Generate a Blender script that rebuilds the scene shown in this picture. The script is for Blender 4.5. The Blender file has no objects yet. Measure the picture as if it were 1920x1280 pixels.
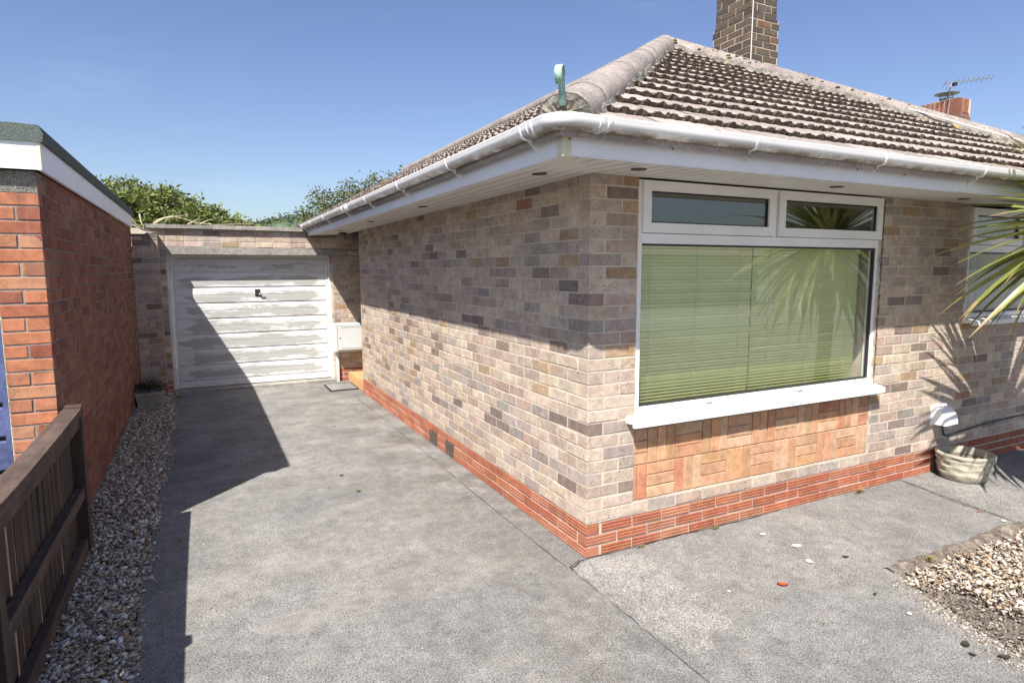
import bpy, bmesh, math, random
import numpy as np
from mathutils import Vector, Matrix, noise as mnoise

rnd = random.Random(7)
S = bpy.context.scene
COL = S.collection

# ------------------------------------------------------------------ camera, sky, sun, exposure
CAM = np.array((-1.9438, -2.9039, 1.6898)); YAW, PITCH, ROLL = map(math.radians, (26.687, 6.631, -0.15)); FPX = 1157.9
fw = np.array((math.sin(YAW)*math.cos(PITCH), math.cos(YAW)*math.cos(PITCH), -math.sin(PITCH)))
r0 = np.array((math.cos(YAW), -math.sin(YAW), 0.0)); u0 = np.cross(r0, fw)
rt = math.cos(ROLL)*r0 + math.sin(ROLL)*u0; up = -math.sin(ROLL)*r0 + math.cos(ROLL)*u0
cd = bpy.data.cameras.new('camera'); cam = bpy.data.objects.new('camera', cd); COL.objects.link(cam)
cd.sensor_fit = 'HORIZONTAL'; cd.sensor_width = 36; cd.lens = FPX/1920*36; cd.clip_start = 0.05; cd.clip_end = 3000
cam.matrix_world = Matrix(((rt[0], up[0], -fw[0], CAM[0]), (rt[1], up[1], -fw[1], CAM[1]), (rt[2], up[2], -fw[2], CAM[2]), (0, 0, 0, 1)))
S.camera = cam
SUN = Vector((0.545, 0.575, -1.0)).normalized()
EL = math.asin(-SUN.z); AZ = math.atan2(-SUN.x, -SUN.y)
W = bpy.data.worlds.new('World'); S.world = W; W.use_nodes = True
wn = W.node_tree; bg = wn.nodes['Background']
sky = wn.nodes.new('ShaderNodeTexSky'); sky.sky_type = 'NISHITA'; sky.sun_disc = False
sky.sun_elevation = EL; sky.sun_rotation = AZ; sky.air_density = 1.0; sky.dust_density = 1.3; sky.ozone_density = 2.4
hs = wn.nodes.new('ShaderNodeHueSaturation'); hs.inputs['Hue'].default_value = .513; hs.inputs['Saturation'].default_value = 1.06; hs.inputs['Value'].default_value = 1.0
wn.links.new(sky.outputs[0], hs.inputs['Color'])
tcw = wn.nodes.new('ShaderNodeTexCoord'); mpw = wn.nodes.new('ShaderNodeMapping'); mpw.inputs['Scale'].default_value = (2.2, 2.2, 9.0); wn.links.new(tcw.outputs['Generated'], mpw.inputs[0])
nsw = wn.nodes.new('ShaderNodeTexNoise'); nsw.inputs['Scale'].default_value = 2.0; nsw.inputs['Detail'].default_value = 8; nsw.inputs['Roughness'].default_value = .62; wn.links.new(mpw.outputs[0], nsw.inputs['Vector'])
mrw = wn.nodes.new('ShaderNodeMapRange'); mrw.inputs[1].default_value = .58; mrw.inputs[2].default_value = .80; mrw.inputs[3].default_value = 0; mrw.inputs[4].default_value = .07; wn.links.new(nsw.outputs['Fac'], mrw.inputs[0])
mxw = wn.nodes.new('ShaderNodeMixRGB'); mxw.inputs[2].default_value = (6.5, 7.0, 7.8, 1); wn.links.new(mrw.outputs[0], mxw.inputs[0]); wn.links.new(hs.outputs[0], mxw.inputs[1]); wn.links.new(mxw.outputs[0], bg.inputs[0])
bg.inputs[1].default_value = 0.080
sl = bpy.data.lights.new('sun', 'SUN'); sl.energy = 5.0; sl.angle = math.radians(0.53); sl.color = (1.0, 0.945, 0.875)
so = bpy.data.objects.new('sun', sl); COL.objects.link(so); so.rotation_euler = SUN.to_track_quat('-Z', 'Y').to_euler(); so.location = (-20, -22, 36)
S.view_settings.view_transform = 'Standard'; S.view_settings.look = 'None'; S.view_settings.gamma = 1; S.view_settings.exposure = 1.0
S.view_settings.use_curve_mapping = False
S.render.engine = 'CYCLES'

def pix(P):
    d = np.asarray(P, float) - CAM; z = d @ fw
    if z < .05: return None
    return 960 + FPX*(d @ rt)/z, 640 - FPX*(d @ up)/z
def area(pts):
    q = [pix(p) for p in pts]
    if any(a is None for a in q): return 0
    cx = sum(a[0] for a in q)/len(q); cy = sum(a[1] for a in q)/len(q)
    if not (-20 < cx < 1940 and -20 < cy < 1300): return 0
    return abs(sum(q[i][0]*q[(i+1) % len(q)][1]-q[(i+1) % len(q)][0]*q[i][1] for i in range(len(q))))/2

# ------------------------------------------------------------------ node helpers and materials
def nd(nt, t, ins=None, **at):
    n = nt.nodes.new('ShaderNode'+t)
    for k, v in at.items(): setattr(n, k, v)
    for k, v in (ins or {}).items():
        if isinstance(v, bpy.types.NodeSocket): nt.links.new(v, n.inputs[k])
        else: n.inputs[k].default_value = v
    return n
def c4(c): return (c[0], c[1], c[2], 1)
class Mat:
    def __init__(s, name, rough=.8):
        s.m = bpy.data.materials.new(name); s.m.use_nodes = True; s.nt = s.m.node_tree; s.b = s.nt.nodes['Principled BSDF']
        s.b.inputs['Roughness'].default_value = rough; s.h = None
        s.pos = nd(s.nt, 'NewGeometry').outputs['Position']
    def scaled(s, v): return nd(s.nt, 'VectorMath', {0: s.pos, 1: v}, operation='MULTIPLY').outputs[0]
    def noise(s, sc, det=4, rough=.55, vec=None):
        return nd(s.nt, 'TexNoise', {'Vector': vec or s.pos, 'Scale': sc, 'Detail': det, 'Roughness': rough}).outputs['Fac']
    def vor(s, sc, out='Distance', vec=None, feature='F1'):
        return nd(s.nt, 'TexVoronoi', {'Vector': vec or s.pos, 'Scale': sc}, feature=feature).outputs[out]
    def ramp(s, f, a, b, lo=0., hi=1.):
        return nd(s.nt, 'MapRange', {0: f, 1: a, 2: b, 3: lo, 4: hi}, clamp=True).outputs[0]
    def mix(s, f, a, b, mode='MIX'):
        n = nd(s.nt, 'MixRGB', blend_type=mode)
        for i, v in ((0, f), (1, a), (2, b)):
            if isinstance(v, bpy.types.NodeSocket): s.nt.links.new(v, n.inputs[i])
            else: n.inputs[i].default_value = v if i == 0 else c4(v)
        return n.outputs[0]
    def mul(s, a, b): return nd(s.nt, 'Math', {0: a, 1: b}, operation='MULTIPLY').outputs[0]
    def add(s, a, b): return nd(s.nt, 'Math', {0: a, 1: b}, operation='ADD').outputs[0]
    def xyz(s): return nd(s.nt, 'SeparateXYZ', {0: s.pos}).outputs
    def tone(s, col, f, lo=.75, hi=1.2, a=.3, b=.7):       # multiply a colour by a noise range
        g = s.ramp(f, a, b, lo, hi)
        return s.mix(1., col, nd(s.nt, 'CombineXYZ', {0: g, 1: g, 2: g}).outputs[0], 'MULTIPLY')
    def color(s, c):
        if isinstance(c, bpy.types.NodeSocket): s.nt.links.new(c, s.b.inputs['Base Color'])
        else: s.b.inputs['Base Color'].default_value = c4(c)
    def bump(s, h, st=.5, d=.004):
        n = nd(s.nt, 'Bump', {'Height': h, 'Strength': st, 'Distance': d})
        if s.h: s.nt.links.new(s.h, n.inputs['Normal'])
        s.h = n.outputs[0]; s.nt.links.new(s.h, s.b.inputs['Normal'])
    def rough(s, f): s.nt.links.new(f, s.b.inputs['Roughness'])
    def src(s, kind):
        if kind == 'obj': return nd(s.nt, 'ObjectInfo').outputs['Color']
        return nd(s.nt, 'VertexColor', layer_name='Col').outputs[0]

def m_brick(kind, name, pits=1., streak=0., grime=(.32, .29, .27), gr=.35):
    m = Mat(name+'_'+kind, .9); c = m.src(kind)
    v1 = m.mix(m.mul(m.ramp(m.noise(8.5, 3, .6), .45, .62), .5), c, m.mix(1., c, (.74, .66, .66), 'MULTIPLY')); c = m.mix(m.mul(m.ramp(m.noise(6.3, 3, .6, m.scaled((1.3, 1.3, .9))), .52, .66), .45), v1, m.mix(1., v1, (1.12, .98, .82), 'MULTIPLY'))
    c = m.tone(c, m.noise(22, 5), .80, 1.16)
    c = m.tone(c, m.noise(170, 3), .84, 1.12, .35, .65)
    c = m.mix(m.mul(m.ramp(m.noise(2.6, 5, .65), .5, .75), gr), c, grime)
    sm = m.mul(m.ramp(m.noise(34, 6, .72), .58, .68), m.ramp(m.noise(3.3, 3), .42, .6)); c = m.mix(m.mul(sm, .38 if pits >= 1 else .16), c, (.40, .365, .32))
    if pits:
        p = m.mul(m.ramp(m.noise(105, 2, .55), .60, .66), m.mul(m.ramp(m.noise(5.2, 1), .46, .58), pits))
        c = m.mix(p, c, (.045, .035, .03)); m.bump(m.mul(p, -1.), .6, .004)
    if streak:
        f = m.noise(1., 4, .6, m.scaled((9, 9, 1.1)))
        c = m.mix(m.mul(m.ramp(f, .52, .7), streak), c, (.05, .035, .03))
        f = m.noise(1., 4, .6, m.scaled((14, 14, .8)))
        c = m.mix(m.mul(m.ramp(f, .62, .78), streak*.5), c, (.5, .42, .38))
    m.color(c); m.bump(m.noise(240, 4), .35, .003); m.bump(m.noise(40, 3), .3, .004)
    return m.m
def m_simple(name, c, rough=.7, n1=0., n2=0., s1=6, s2=90, bump=0., bs=120, spec=None, metal=0.):
    m = Mat(name, rough); x = c
    if n1: x = m.tone(x, m.noise(s1, 4), 1-n1, 1+n1)
    if n2: x = m.tone(x, m.noise(s2, 3), 1-n2, 1+n2)
    m.color(x)
    if bump: m.bump(m.noise(bs, 4), bump, .004)
    if spec is not None: m.b.inputs['Specular IOR Level'].default_value = spec
    m.b.inputs['Metallic'].default_value = metal
    return m.m

MT = {}
for k in ('obj', 'att'):
    MT['buff_'+k] = m_brick(k, 'buff_brick', 1., 0., (.30, .26, .24), .22)
    MT['red_'+k] = m_brick(k, 'red_brick', .25, .75, (.12, .07, .055), .35)
    MT['chim_'+k] = m_brick(k, 'sooty_brick', .3, .85, (.045, .038, .03), .7)
    MT['plinth_'+k] = m_brick(k, 'ribbed_red_brick', .3, 0., (.36, .22, .16), .30)
    MT['terra_'+k] = m_brick(k, 'terracotta_tile', .12, 0., (.62, .42, .28), .5)
m = Mat('mortar', .95); m.color(m.tone(m.tone((.52, .455, .375), m.noise(5, 4), .78, 1.12), m.noise(160, 3), .75, 1.2)); m.bump(m.noise(190, 4), .6, .004); MT['mortar'] = m.m
m = Mat('grey_mortar', .95); m.color(m.tone(m.tone((.23, .215, .20), m.noise(4, 4), .6, 1.25), m.noise(150, 3), .75, 1.2)); m.bump(m.noise(170, 4), .6, .004); MT['mortar_grey'] = m.m

def m_concrete(name, base, warm, stain=True, lightness=1.):
    m = Mat(name, .93); base = tuple(v*lightness for v in base); warm = tuple(v*lightness for v in warm)
    c = m.mix(m.ramp(m.noise(.9, 5, .6), .38, .62), base, warm)
    c = m.tone(c, m.noise(2.6, 9, .78), .68, 1.28, .34, .66)
    c = m.tone(c, m.noise(14, 7, .75), .78, 1.2, .34, .66)
    f1 = m.noise(135, 3, .75); c = m.tone(c, f1, .42, 1.52, .37, .63)
    f2 = m.noise(330, 2, .65); c = m.tone(c, f2, .5, 1.5, .36, .64)
    sp = m.vor(210, 'Color'); g = nd(m.nt, 'SeparateXYZ', {0: sp}).outputs[0]
    c = m.mix(m.mul(m.ramp(g, .9, .97), .45), c, (.40, .39, .37))
    c = m.mix(m.mul(m.ramp(g, .12, .03), .8), c, (.04, .04, .038))
    if stain:
        X, Y, Z = m.xyz()
        near = m.mul(m.ramp(X, -1.3, -.25), m.ramp(X, .3, -.02))
        st = m.mul(near, m.ramp(m.noise(2.3, 6, .7), .40, .66))
        c = m.mix(m.mul(st, .62), c, (.078, .064, .046))
        d = m.ramp(m.noise(1., 5, .7, m.scaled((2.2, 1.0, 1))), .57, .70)
        c = m.mix(m.mul(d, .38), c, (.10, .095, .09))
        l = m.ramp(m.noise(1., 5, .65, m.scaled((1.5, 2.5, 1))), .53, .72)
        c = m.mix(m.mul(l, .55), c, (.345, .318, .28))
    m.color(c); m.bump(f1, .9, .007); m.bump(f2, .35, .003); m.bump(m.noise(30, 4), .25, .006)
    return m.m
MT['drive'] = m_concrete('drive_concrete', (.20, .198, .193), (.248, .237, .22))
MT['path'] = m_concrete('path_concrete', (.182, .177, .172), (.24, .23, .215), False)
MT['patch'] = m_concrete('newer_concrete', (.25, .242, .228), (.28, .267, .248), False)
MT['cast'] = m_concrete('cast_concrete', (.30, .29, .26), (.35, .325, .285), False)
MT['old_cast'] = m_concrete('weathered_concrete', (.17, .163, .145), (.22, .205, .175), False)
MT['soil'] = m_simple('soil', (.135, .112, .09), .98, .4, .4, 7, 80, .9, 60)
MT['ground'] = m_simple('dry_ground', (.16, .155, .12), .97, .25, .2, .8, 30)
# white plastic with dirt and algae where it has run down
def m_upvc(name, c=(.78, .78, .775), dirt=.0, z0=0., z1=1.):
    m = Mat(name, .38); x = m.tone(c, m.noise(3, 3), .94, 1.04)
    if dirt:
        X, Y, Z = m.xyz()
        f = m.mul(m.ramp(Z, z1, z0), m.ramp(m.noise(1., 6, .7, m.scaled((7, 7, 22))), .36, .56))
        x = m.mix(m.mul(f, dirt), x, (.13, .10, .06))
        f2 = m.ramp(m.noise(1., 5, .7, m.scaled((18, 18, 2.5))), .56, .78)
        x = m.mix(m.mul(f2, dirt*.12), x, (.35, .31, .25))
        f3 = m.ramp(m.noise(9, 6, .7), .60, .74); x = m.mix(m.mul(f3, dirt*.2), x, (.30, .27, .20))
    m.color(x); m.bump(m.noise(60, 2), .05, .002); return m.m
MT['upvc'] = m_upvc('white_upvc'); MT['frame'] = m_upvc('window_upvc', (.76, .75, .735), .18, .8, .9)
MT['gutter'] = m_upvc('gutter_upvc', (.79, .79, .785), .95, 2.288, 2.312); MT['fascia'] = m_upvc('fascia_upvc', (.73, .735, .75), .22, 2.18, 2.2)
MT['soffit'] = m_upvc('soffit_upvc', (.70, .68, .645), .15, 2.1, 2.2)
MT['yellowed'] = m_simple('yellowed_trim', (.62, .58, .42), .5, .12)
MT['rubber'] = m_simple('black_rubber', (.02, .02, .02), .5)
MT['dark'] = m_simple('dark_gap', (.018, .016, .015), .9)
MT['plaster'] = m_simple('room_plaster', (.55, .52, .45), .9)
MT['white_paint'] = m_simple('white_board', (.74, .76, .79), .4, .05, .03)
MT['wire'] = m_simple('pale_cable', (.55, .53, .5), .5)
MT['blackwire'] = m_simple('black_cable', (.02, .02, .02), .5)
# roof
m = Mat('concrete_roof_tile', .93); c = m.tone((.30, .255, .232), m.noise(3, 5, .65), .75, 1.22); c = m.tone(c, m.noise(55, 4), .72, 1.25)
c = m.mix(m.mul(m.ramp(m.noise(14, 6, .7), .56, .70), .6), c, (.16, .15, .125)); c = m.mix(m.mul(m.ramp(m.noise(38, 4, .6), .64, .70), .6), c, (.33, .32, .29))
c = m.tone(c, nd(m.nt, 'ObjectInfo').outputs['Random'], .80, 1.14, 0., 1.); m.color(c); m.bump(m.noise(120, 5), .6, .006); MT['tile'] = m.m
m = Mat('mossy_tile_edge', .98); c = m.mix(m.ramp(m.noise(30, 5, .7), .42, .62), (.075, .052, .043), (.14, .11, .082)); c = m.mix(m.mul(m.ramp(m.noise(17, 3), .6, .7), .7), c, (.22, .20, .16)); m.color(c); m.bump(m.noise(70, 5), 1., .012); MT['moss'] = m.m
m = Mat('weathered_hip_tile', .94); c = m.tone((.265, .228, .208), nd(m.nt, 'ObjectInfo').outputs['Random'], .86, 1.1, 0., 1.); c = m.tone(c, m.noise(4, 5, .65), .70, 1.22); c = m.tone(c, m.noise(60, 4), .75, 1.2)
c = m.mix(m.mul(m.ramp(m.noise(11, 6, .7), .55, .66), .65), c, (.17, .16, .14)); c = m.mix(m.mul(m.ramp(m.noise(5.5, 5, .7), .65, .70), .8), c, (.42, .22, .05)); hl = m.noise(1., 4, .6, m.scaled((7, 7, 7))); hl = nd(m.nt, 'Math', {0: nd(m.nt, 'Math', {0: m.mul(hl, 9.)}, operation='FRACT').outputs[0], 1: .5}, operation='SUBTRACT').outputs[0]; hl = nd(m.nt, 'Math', {0: hl}, operation='ABSOLUTE').outputs[0]
c = m.mix(m.mul(m.mul(m.ramp(hl, .12, .03), m.ramp(m.noise(5, 3), .36, .55)), .8), c, (.06, .055, .05)); m.color(c)
m.bump(m.noise(90, 5), .7, .008); MT['hip'] = m.m
m = Mat('lichened_mortar', .97); c = m.mix(m.ramp(m.noise(16, 6, .7), .42, .6), (.11, .105, .088), (.26, .245, .21)); c = m.mix(m.mul(m.ramp(m.noise(8, 5, .7), .58, .66), .8), c, (.42, .27, .07)); m.color(c); m.bump(m.noise(60, 5), 1., .012); MT['lichen'] = m.m
MT['verdigris'] = m_simple('pale_green_paint', (.30, .47, .40), .7, .35, .3, 22, 120, .3)
# garage door: flaking white over grey
m = Mat('flaking_white_paint', .6); X, Y, Z = m.xyz(); f = m.noise(1., 7, .68, m.scaled((1.5, 1.5, 8))); g = m.noise(1., 6, .7, m.scaled((10, 10, 34)))
fr_ = nd(m.nt, 'Math', {0: m.mul(m.add(Z, -.13), 1/.217)}, operation='FRACT').outputs[0]; dz_ = nd(m.nt, 'Math', {0: m.add(fr_, -.45)}, operation='ABSOLUTE').outputs[0]; dx_ = nd(m.nt, 'Math', {0: m.add(X, 1.25)}, operation='ABSOLUTE').outputs[0]
v_ = m.add(m.add(m.mul(f, .62), m.mul(g, .25)), m.add(m.mul(dz_, -.30), m.mul(m.ramp(dx_, .80, 1.0), -.16))); v_ = m.add(v_, m.mul(m.ramp(Z, 1.45, 1.8), -.08))
k = m.ramp(v_, .325, .36)
c = m.mix(k, (.60, .605, .605), (.385, .39, .37)); c = m.tone(c, m.noise(1., 4, .6, m.scaled((3, 3, 90))), .90, 1.08); c = m.mix(m.mul(m.ramp(m.noise(30, 4, .7), .62, .7), m.ramp(Z, .35, .05)), c, (.22, .17, .12)); m.color(c); m.bump(m.mul(k, -1.), .35, .002); MT['flake'] = m.m
MT['whitewood'] = m_simple('white_painted_timber', (.66, .66, .65), .6, .12, .1, 8, 60, .2)
m = Mat('weathered_fence_wood', .9); c = m.tone((.056, .034, .026), m.noise(1., 5, .65, m.scaled((30, 30, 2.2))), .55, 1.5); c = m.tone(c, m.noise(9, 4), .75, 1.25); c = m.mix(m.mul(m.ramp(m.noise(25, 5, .7), .66, .75), .4), c, (.3, .26, .22)); m.color(c)
m.bump(m.noise(1., 4, .6, m.scaled((120, 120, 6))), .6, .004); MT['fence'] = m.m
m = Mat('weathered_rail_wood', .9); c = m.tone((.075, .048, .037), m.noise(1., 5, .65, m.scaled((30, 2.2, 30))), .55, 1.5); c = m.tone(c, m.noise(9, 4), .75, 1.25); m.color(c); m.bump(m.noise(1., 4, .6, m.scaled((120, 6, 120))), .6, .004); MT['rail'] = m.m
m = Mat('green_mineral_felt', .9); c = m.tone((.075, .095, .085), m.noise(150, 3, .7), .35, 1.9, .3, .7); m.color(c); m.bump(m.noise(200, 3), 1., .004); MT['felt'] = m.m
MT['blue'] = m_simple('blue_door_paint', (.075, .095, .21), .28, .4, .15, 5, 40, .2, 30)
MT['slat'] = m_simple('olive_blind_slat', (.80, .84, .50), .45, .03)
MT['curtain'] = m_simple('net_curtain', (.36, .40, .41), .9, .05)
MT['quarry'] = m_simple('orange_quarry_tile', (.50, .29, .13), .75, .15, .1, 9, 80, .2)
MT['steel'] = m_simple('galvanised_steel', (.42, .42, .41), .45, .15, .2, 8, 90, .2, 120, None, .6)
MT['lamp'] = m_simple('dark_lamp_base', (.03, .03, .03), .4)
MT['meter'] = m_upvc('meter_box_plastic', (.55, .56, .555)); MT['slot'] = m_simple('grey_slot', (.16, .165, .17), .7)
m = Mat('stone_planter', .95); c = m.tone((.36, .335, .265), m.noise(7, 5), .75, 1.2); c = m.mix(m.mul(m.ramp(m.noise(14, 5, .7), .55, .68), .5), c, (.2, .19, .13)); c = m.tone(c, m.noise(110, 3), .85, 1.15); m.color(c); m.bump(m.noise(120, 4), .6, .005); MT['stone'] = m.m
MT['aerial'] = m_simple('aerial_metal', (.40, .40, .41), .4, 0, 0, spec=.5, metal=.7)
MT['cowl'] = m_simple('grey_green_cowl', (.16, .21, .19), .5, .2)
MT['bark'] = m_simple('bark', (.12, .095, .07), .95, .35, .3, 12, 60, .8, 40)
MT['twig'] = m_simple('bleached_dead_wood', (.42, .35, .27), .9, .2)
def m_leaf(name, kind, trans=.3, rough=.5):
    m = Mat(name, rough); c = m.src(kind) if kind in ('obj', 'att') else kind
    c = m.tone(c, m.noise(6, 3), .8, 1.2); m.color(c)
    tr = nd(m.nt, 'BsdfTranslucent'); m.nt.links.new(c, tr.inputs[0]) if isinstance(c, bpy.types.NodeSocket) else None
    mx = nd(m.nt, 'MixShader', {0: trans}); out = m.nt.nodes['Material Output']
    m.nt.links.new(m.b.outputs[0], mx.inputs[1]); m.nt.links.new(tr.outputs[0], mx.inputs[2]); m.nt.links.new(mx.outputs[0], out.inputs[0])
    return m.m
MT['leaf'] = m_leaf('foliage', 'att', .3, .75); MT['palmleaf'] = m_leaf('sword_leaf', 'att', .22, .38)
m = Mat('loose_stone', .85); c = m.src('att'); c = m.tone(c, m.noise(90, 3), .75, 1.2); m.color(c); MT['gravel'] = m.m
# glazing: sharp reflection by Fresnel over clear glass
g = bpy.data.materials.new('window_glass'); g.use_nodes = True; nt = g.node_tree; nt.nodes.remove(nt.nodes['Principled BSDF'])
lw = nd(nt, 'LayerWeight', {0: .5}); p5 = nd(nt, 'Math', {0: lw.outputs['Facing'], 1: 5.}, operation='POWER'); fr = nd(nt, 'MapRange', {0: p5.outputs[0], 1: 0., 2: 1., 3: .085, 4: 1.}); t = nd(nt, 'BsdfTransparent', {0: (.955, .97, .955, 1)}); gl = nd(nt, 'BsdfGlossy', {0: (1, 1, 1, 1), 'Roughness': 0.0})
mx = nd(nt, 'MixShader', {0: fr.outputs[0], 1: t.outputs[0], 2: gl.outputs[0]}); nt.links.new(mx.outputs[0], nt.nodes['Material Output'].inputs[0]); MT['glass'] = g

# ------------------------------------------------------------------ object helpers
def tag(o, label=None, cat=None, group=None, kind=None):
    if label: o['label'] = label
    if cat: o['category'] = cat
    if group: o['group'] = group
    if kind: o['kind'] = kind
    return o
def child(o, p):
    if p is not None:
        o.parent = p
        b = getattr(child, 'w', {})
        o.matrix_parent_inverse = WORLD.get(p.name, Matrix()).inverted()
    return o
WORLD = {}
def thing(name, loc, label, cat, group=None):
    o = bpy.data.objects.new(name, None); COL.objects.link(o); o.location = loc; o.empty_display_size = .1
    WORLD[o.name] = Matrix.Translation(loc); return tag(o, label, cat, group)
def link(name, me, parent=None, mat=None, M=None):
    o = bpy.data.objects.new(name, me); COL.objects.link(o)
    if mat is not None:
        if len(me.materials) == 0:
            for x in (mat if isinstance(mat, (list, tuple)) else [mat]): me.materials.append(MT[x])
    if M is not None: o.matrix_world = M; o.matrix_basis = M
    if M is not None: WORLD[o.name] = M
    return child(o, parent)
class MB:
    def __init__(s): s.v = []; s.f = []; s.c = []; s.mi = []; s.sm = []
    def add(s, vs, fs, col=None, mi=0, smooth=False):
        o = len(s.v); s.v += [tuple(v) for v in vs]
        for f in fs: s.f.append(tuple(i+o for i in f)); s.c.append(col); s.mi.append(mi); s.sm.append(smooth)
        return s
    def box(s, x0, x1, y0, y1, z0, z1, col=None, mi=0, jit=0.):
        vs = [(x, y, z) for z in (z0, z1) for y in (y0, y1) for x in (x0, x1)]
        if jit: vs = [tuple(c+rnd.uniform(-jit, jit) for c in v) for v in vs]
        return s.add(vs, BOXF, col, mi)
    def bar(s, p, q, w, h, col=None, upv=(0, 0, 1)):
        p = Vector(p); q = Vector(q); d = (q-p).normalized(); a = d.cross(Vector(upv))
        if a.length < 1e-4: a = Vector((1, 0, 0))
        a.normalize(); b = a.cross(d)
        vs = [e+a*(sx*w/2)+b*(sy*h/2) for sy in (-1, 1) for (e) in (p, q) for sx in (-1, 1)]
        return s.add(vs, BOXF, col)
    def tube(s, pts, rad, n=8, col=None, cap=True, smooth=True):
        pts = [Vector(p) for p in pts]; R = rad if isinstance(rad, (list, tuple)) else [rad]*len(pts); o = len(s.v); vs = []
        ref = Vector((0.31, 0.22, .93))
        for i, p in enumerate(pts):
            d = (pts[min(i+1, len(pts)-1)]-pts[max(i-1, 0)]).normalized(); a = d.cross(ref)
            if a.length < .05: a = d.cross(Vector((1, 0, 0)))
            a.normalize(); b = d.cross(a)
            vs += [p+a*(R[i]*math.cos(k*2*math.pi/n))+b*(R[i]*math.sin(k*2*math.pi/n)) for k in range(n)]
        fs = [(i*n+k, i*n+(k+1) % n, (i+1)*n+(k+1) % n, (i+1)*n+k) for i in range(len(pts)-1) for k in range(n)]
        s.add(vs, fs, col, 0, smooth)
        if cap: s.add([vs[k] for k in range(n)], [tuple(range(n))[::-1]], col); s.add([vs[-n+k] for k in range(n)], [tuple(range(n))], col)
        return s
    def lathe(s, c, prof, n=32, col=None, smooth=True):
        vs = [(c[0]+r*math.cos(k*2*math.pi/n), c[1]+r*math.sin(k*2*math.pi/n), c[2]+z) for r, z in prof for k in range(n)]
        fs = [(i*n+k, i*n+(k+1) % n, (i+1)*n+(k+1) % n, (i+1)*n+k) for i in range(len(prof)-1) for k in range(n)]
        return s.add(vs, fs, col, 0, smooth)
    def mesh(s, name):
        me = bpy.data.meshes.new(name); me.from_pydata(s.v, [], s.f)
        if any(s.sm): me.polygons.foreach_set('use_smooth', s.sm)
        if any(s.mi): me.polygons.foreach_set('material_index', s.mi)
        if any(c is not None for c in s.c):
            a = me.color_attributes.new('Col', 'FLOAT_COLOR', 'CORNER'); arr = np.ones((len(me.loops), 4), np.float32); k = 0
            for f, c in zip(s.f, s.c):
                arr[k:k+len(f), :3] = c or (1, 1, 1); k += len(f)
            a.data.foreach_set('color', arr.ravel())
        return me
    def build(s, name, mat, parent=None): return link(name, s.mesh(name), parent, mat)
BOXF = [(0, 2, 3, 1), (4, 5, 7, 6), (0, 1, 5, 4), (1, 3, 7, 5), (3, 2, 6, 7), (2, 0, 4, 6)]
def box(name, mat, parent, *a, jit=0.): return MB().box(*a, jit=jit).build(name, mat, parent)
def numesh(name, V, F, mat, parent=None, col=None, smooth=False):       # big triangle soups from numpy
    me = bpy.data.meshes.new(name); nv, nf, k = len(V), len(F), F.shape[1]
    me.vertices.add(nv); me.vertices.foreach_set('co', V.astype(np.float32).ravel())
    me.loops.add(nf*k); me.loops.foreach_set('vertex_index', F.astype(np.int32).ravel())
    me.polygons.add(nf); me.polygons.foreach_set('loop_start', np.arange(0, nf*k, k, dtype=np.int32))
    me.update(calc_edges=True); me.validate()
    if col is not None:
        a = me.color_attributes.new('Col', 'FLOAT_COLOR', 'CORNER'); c = np.ones((nf*k, 4), np.float32); c[:, :3] = np.repeat(col, k, 0); a.data.foreach_set('color', c.ravel())
    return link(name, me, parent, mat)

# ------------------------------------------------------------------ bricks
PAL = {'buff': [((.485, .402, .318), 42), ((.445, .36, .29), 20), ((.37, .315, .275), 13), ((.395, .30, .24), 15), ((.37, .265, .165), 7), ((.22, .168, .142), 7), ((.28, .25, .225), 4), ((.34, .18, .12), .3)],
       'red': [((.36, .138, .07), 5), ((.39, .165, .088), 4), ((.31, .105, .056), 3), ((.25, .085, .05), 1.5), ((.40, .20, .115), 3)],
       'chim': [((.082, .062, .045), 6), ((.06, .047, .037), 5), ((.10, .072, .047), 4), ((.14, .07, .035), .8)],
       'chimred': [((.24, .095, .052), 5), ((.19, .072, .044), 4), ((.28, .14, .055), 2), ((.14, .065, .045), 2)],
       'plinth': [((.35, .122, .065), 6), ((.31, .10, .055), 4), ((.37, .155, .09), 3)],
       'terra': [((.49, .285, .165), 6), ((.47, .255, .14), 4), ((.50, .32, .20), 4), ((.45, .20, .115), 2), ((.44, .26, .13), 1)]}
def pick(p):
    L = PAL[p]; t = rnd.uniform(0, sum(w for _, w in L))
    for c, w in L:
        t -= w
        if t <= 0: break
    k = rnd.uniform(.86, 1.12); return tuple(min(.75, max(.01, v*k*rnd.uniform(.97, 1.03))) for v in c)
class Wall:
    """bricks laid on a vertical plane: origin O, u direction U, outward normal N"""
    def __init__(s, O, U, N): s.O = Vector(O); s.U = Vector(U); s.N = Vector(N)
    def p(s, u, z, o=0.): return s.O+s.U*u+s.N*o+Vector((0, 0, z))
def courses(u0, u1, z0, z1, L=.225, H=.075, holes=(), corner0=False, phase=0, j=.0085, quoin1=False):
    out = []; k = 0; z = z0
    while z < z1-.012:
        zt = min(z+H-j, z1); odd = (k+phase) % 2
        u = u0 + ((-.1125 if odd else 0.) if not corner0 else (.1125 if odd else 0.))
        while u < u1-.012:
            Lk = L
            if not corner0 and rnd.random() < .035: Lk = L/2
            a, b = max(u, u0+(0 if not corner0 else (0.1125 if odd else 0))), min(u+Lk-j, u1); u += Lk
            if b-a < .02: continue
            segs = [(a, b)]
            for (h0, h1, g0, g1) in holes:
                if z+H/2 > g0 and z+H/2 < g1:
                    ns = []
                    for (p, q) in segs:
                        if p < h0: ns.append((p, min(q, h0)))
                        if q > h1: ns.append((max(p, h1), q))
                    segs = ns
            for (p, q) in segs:
                if q-p > .028: out.append((p, q, z, zt))
        z += H; k += 1
    return out
BM_CACHE = {}
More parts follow.
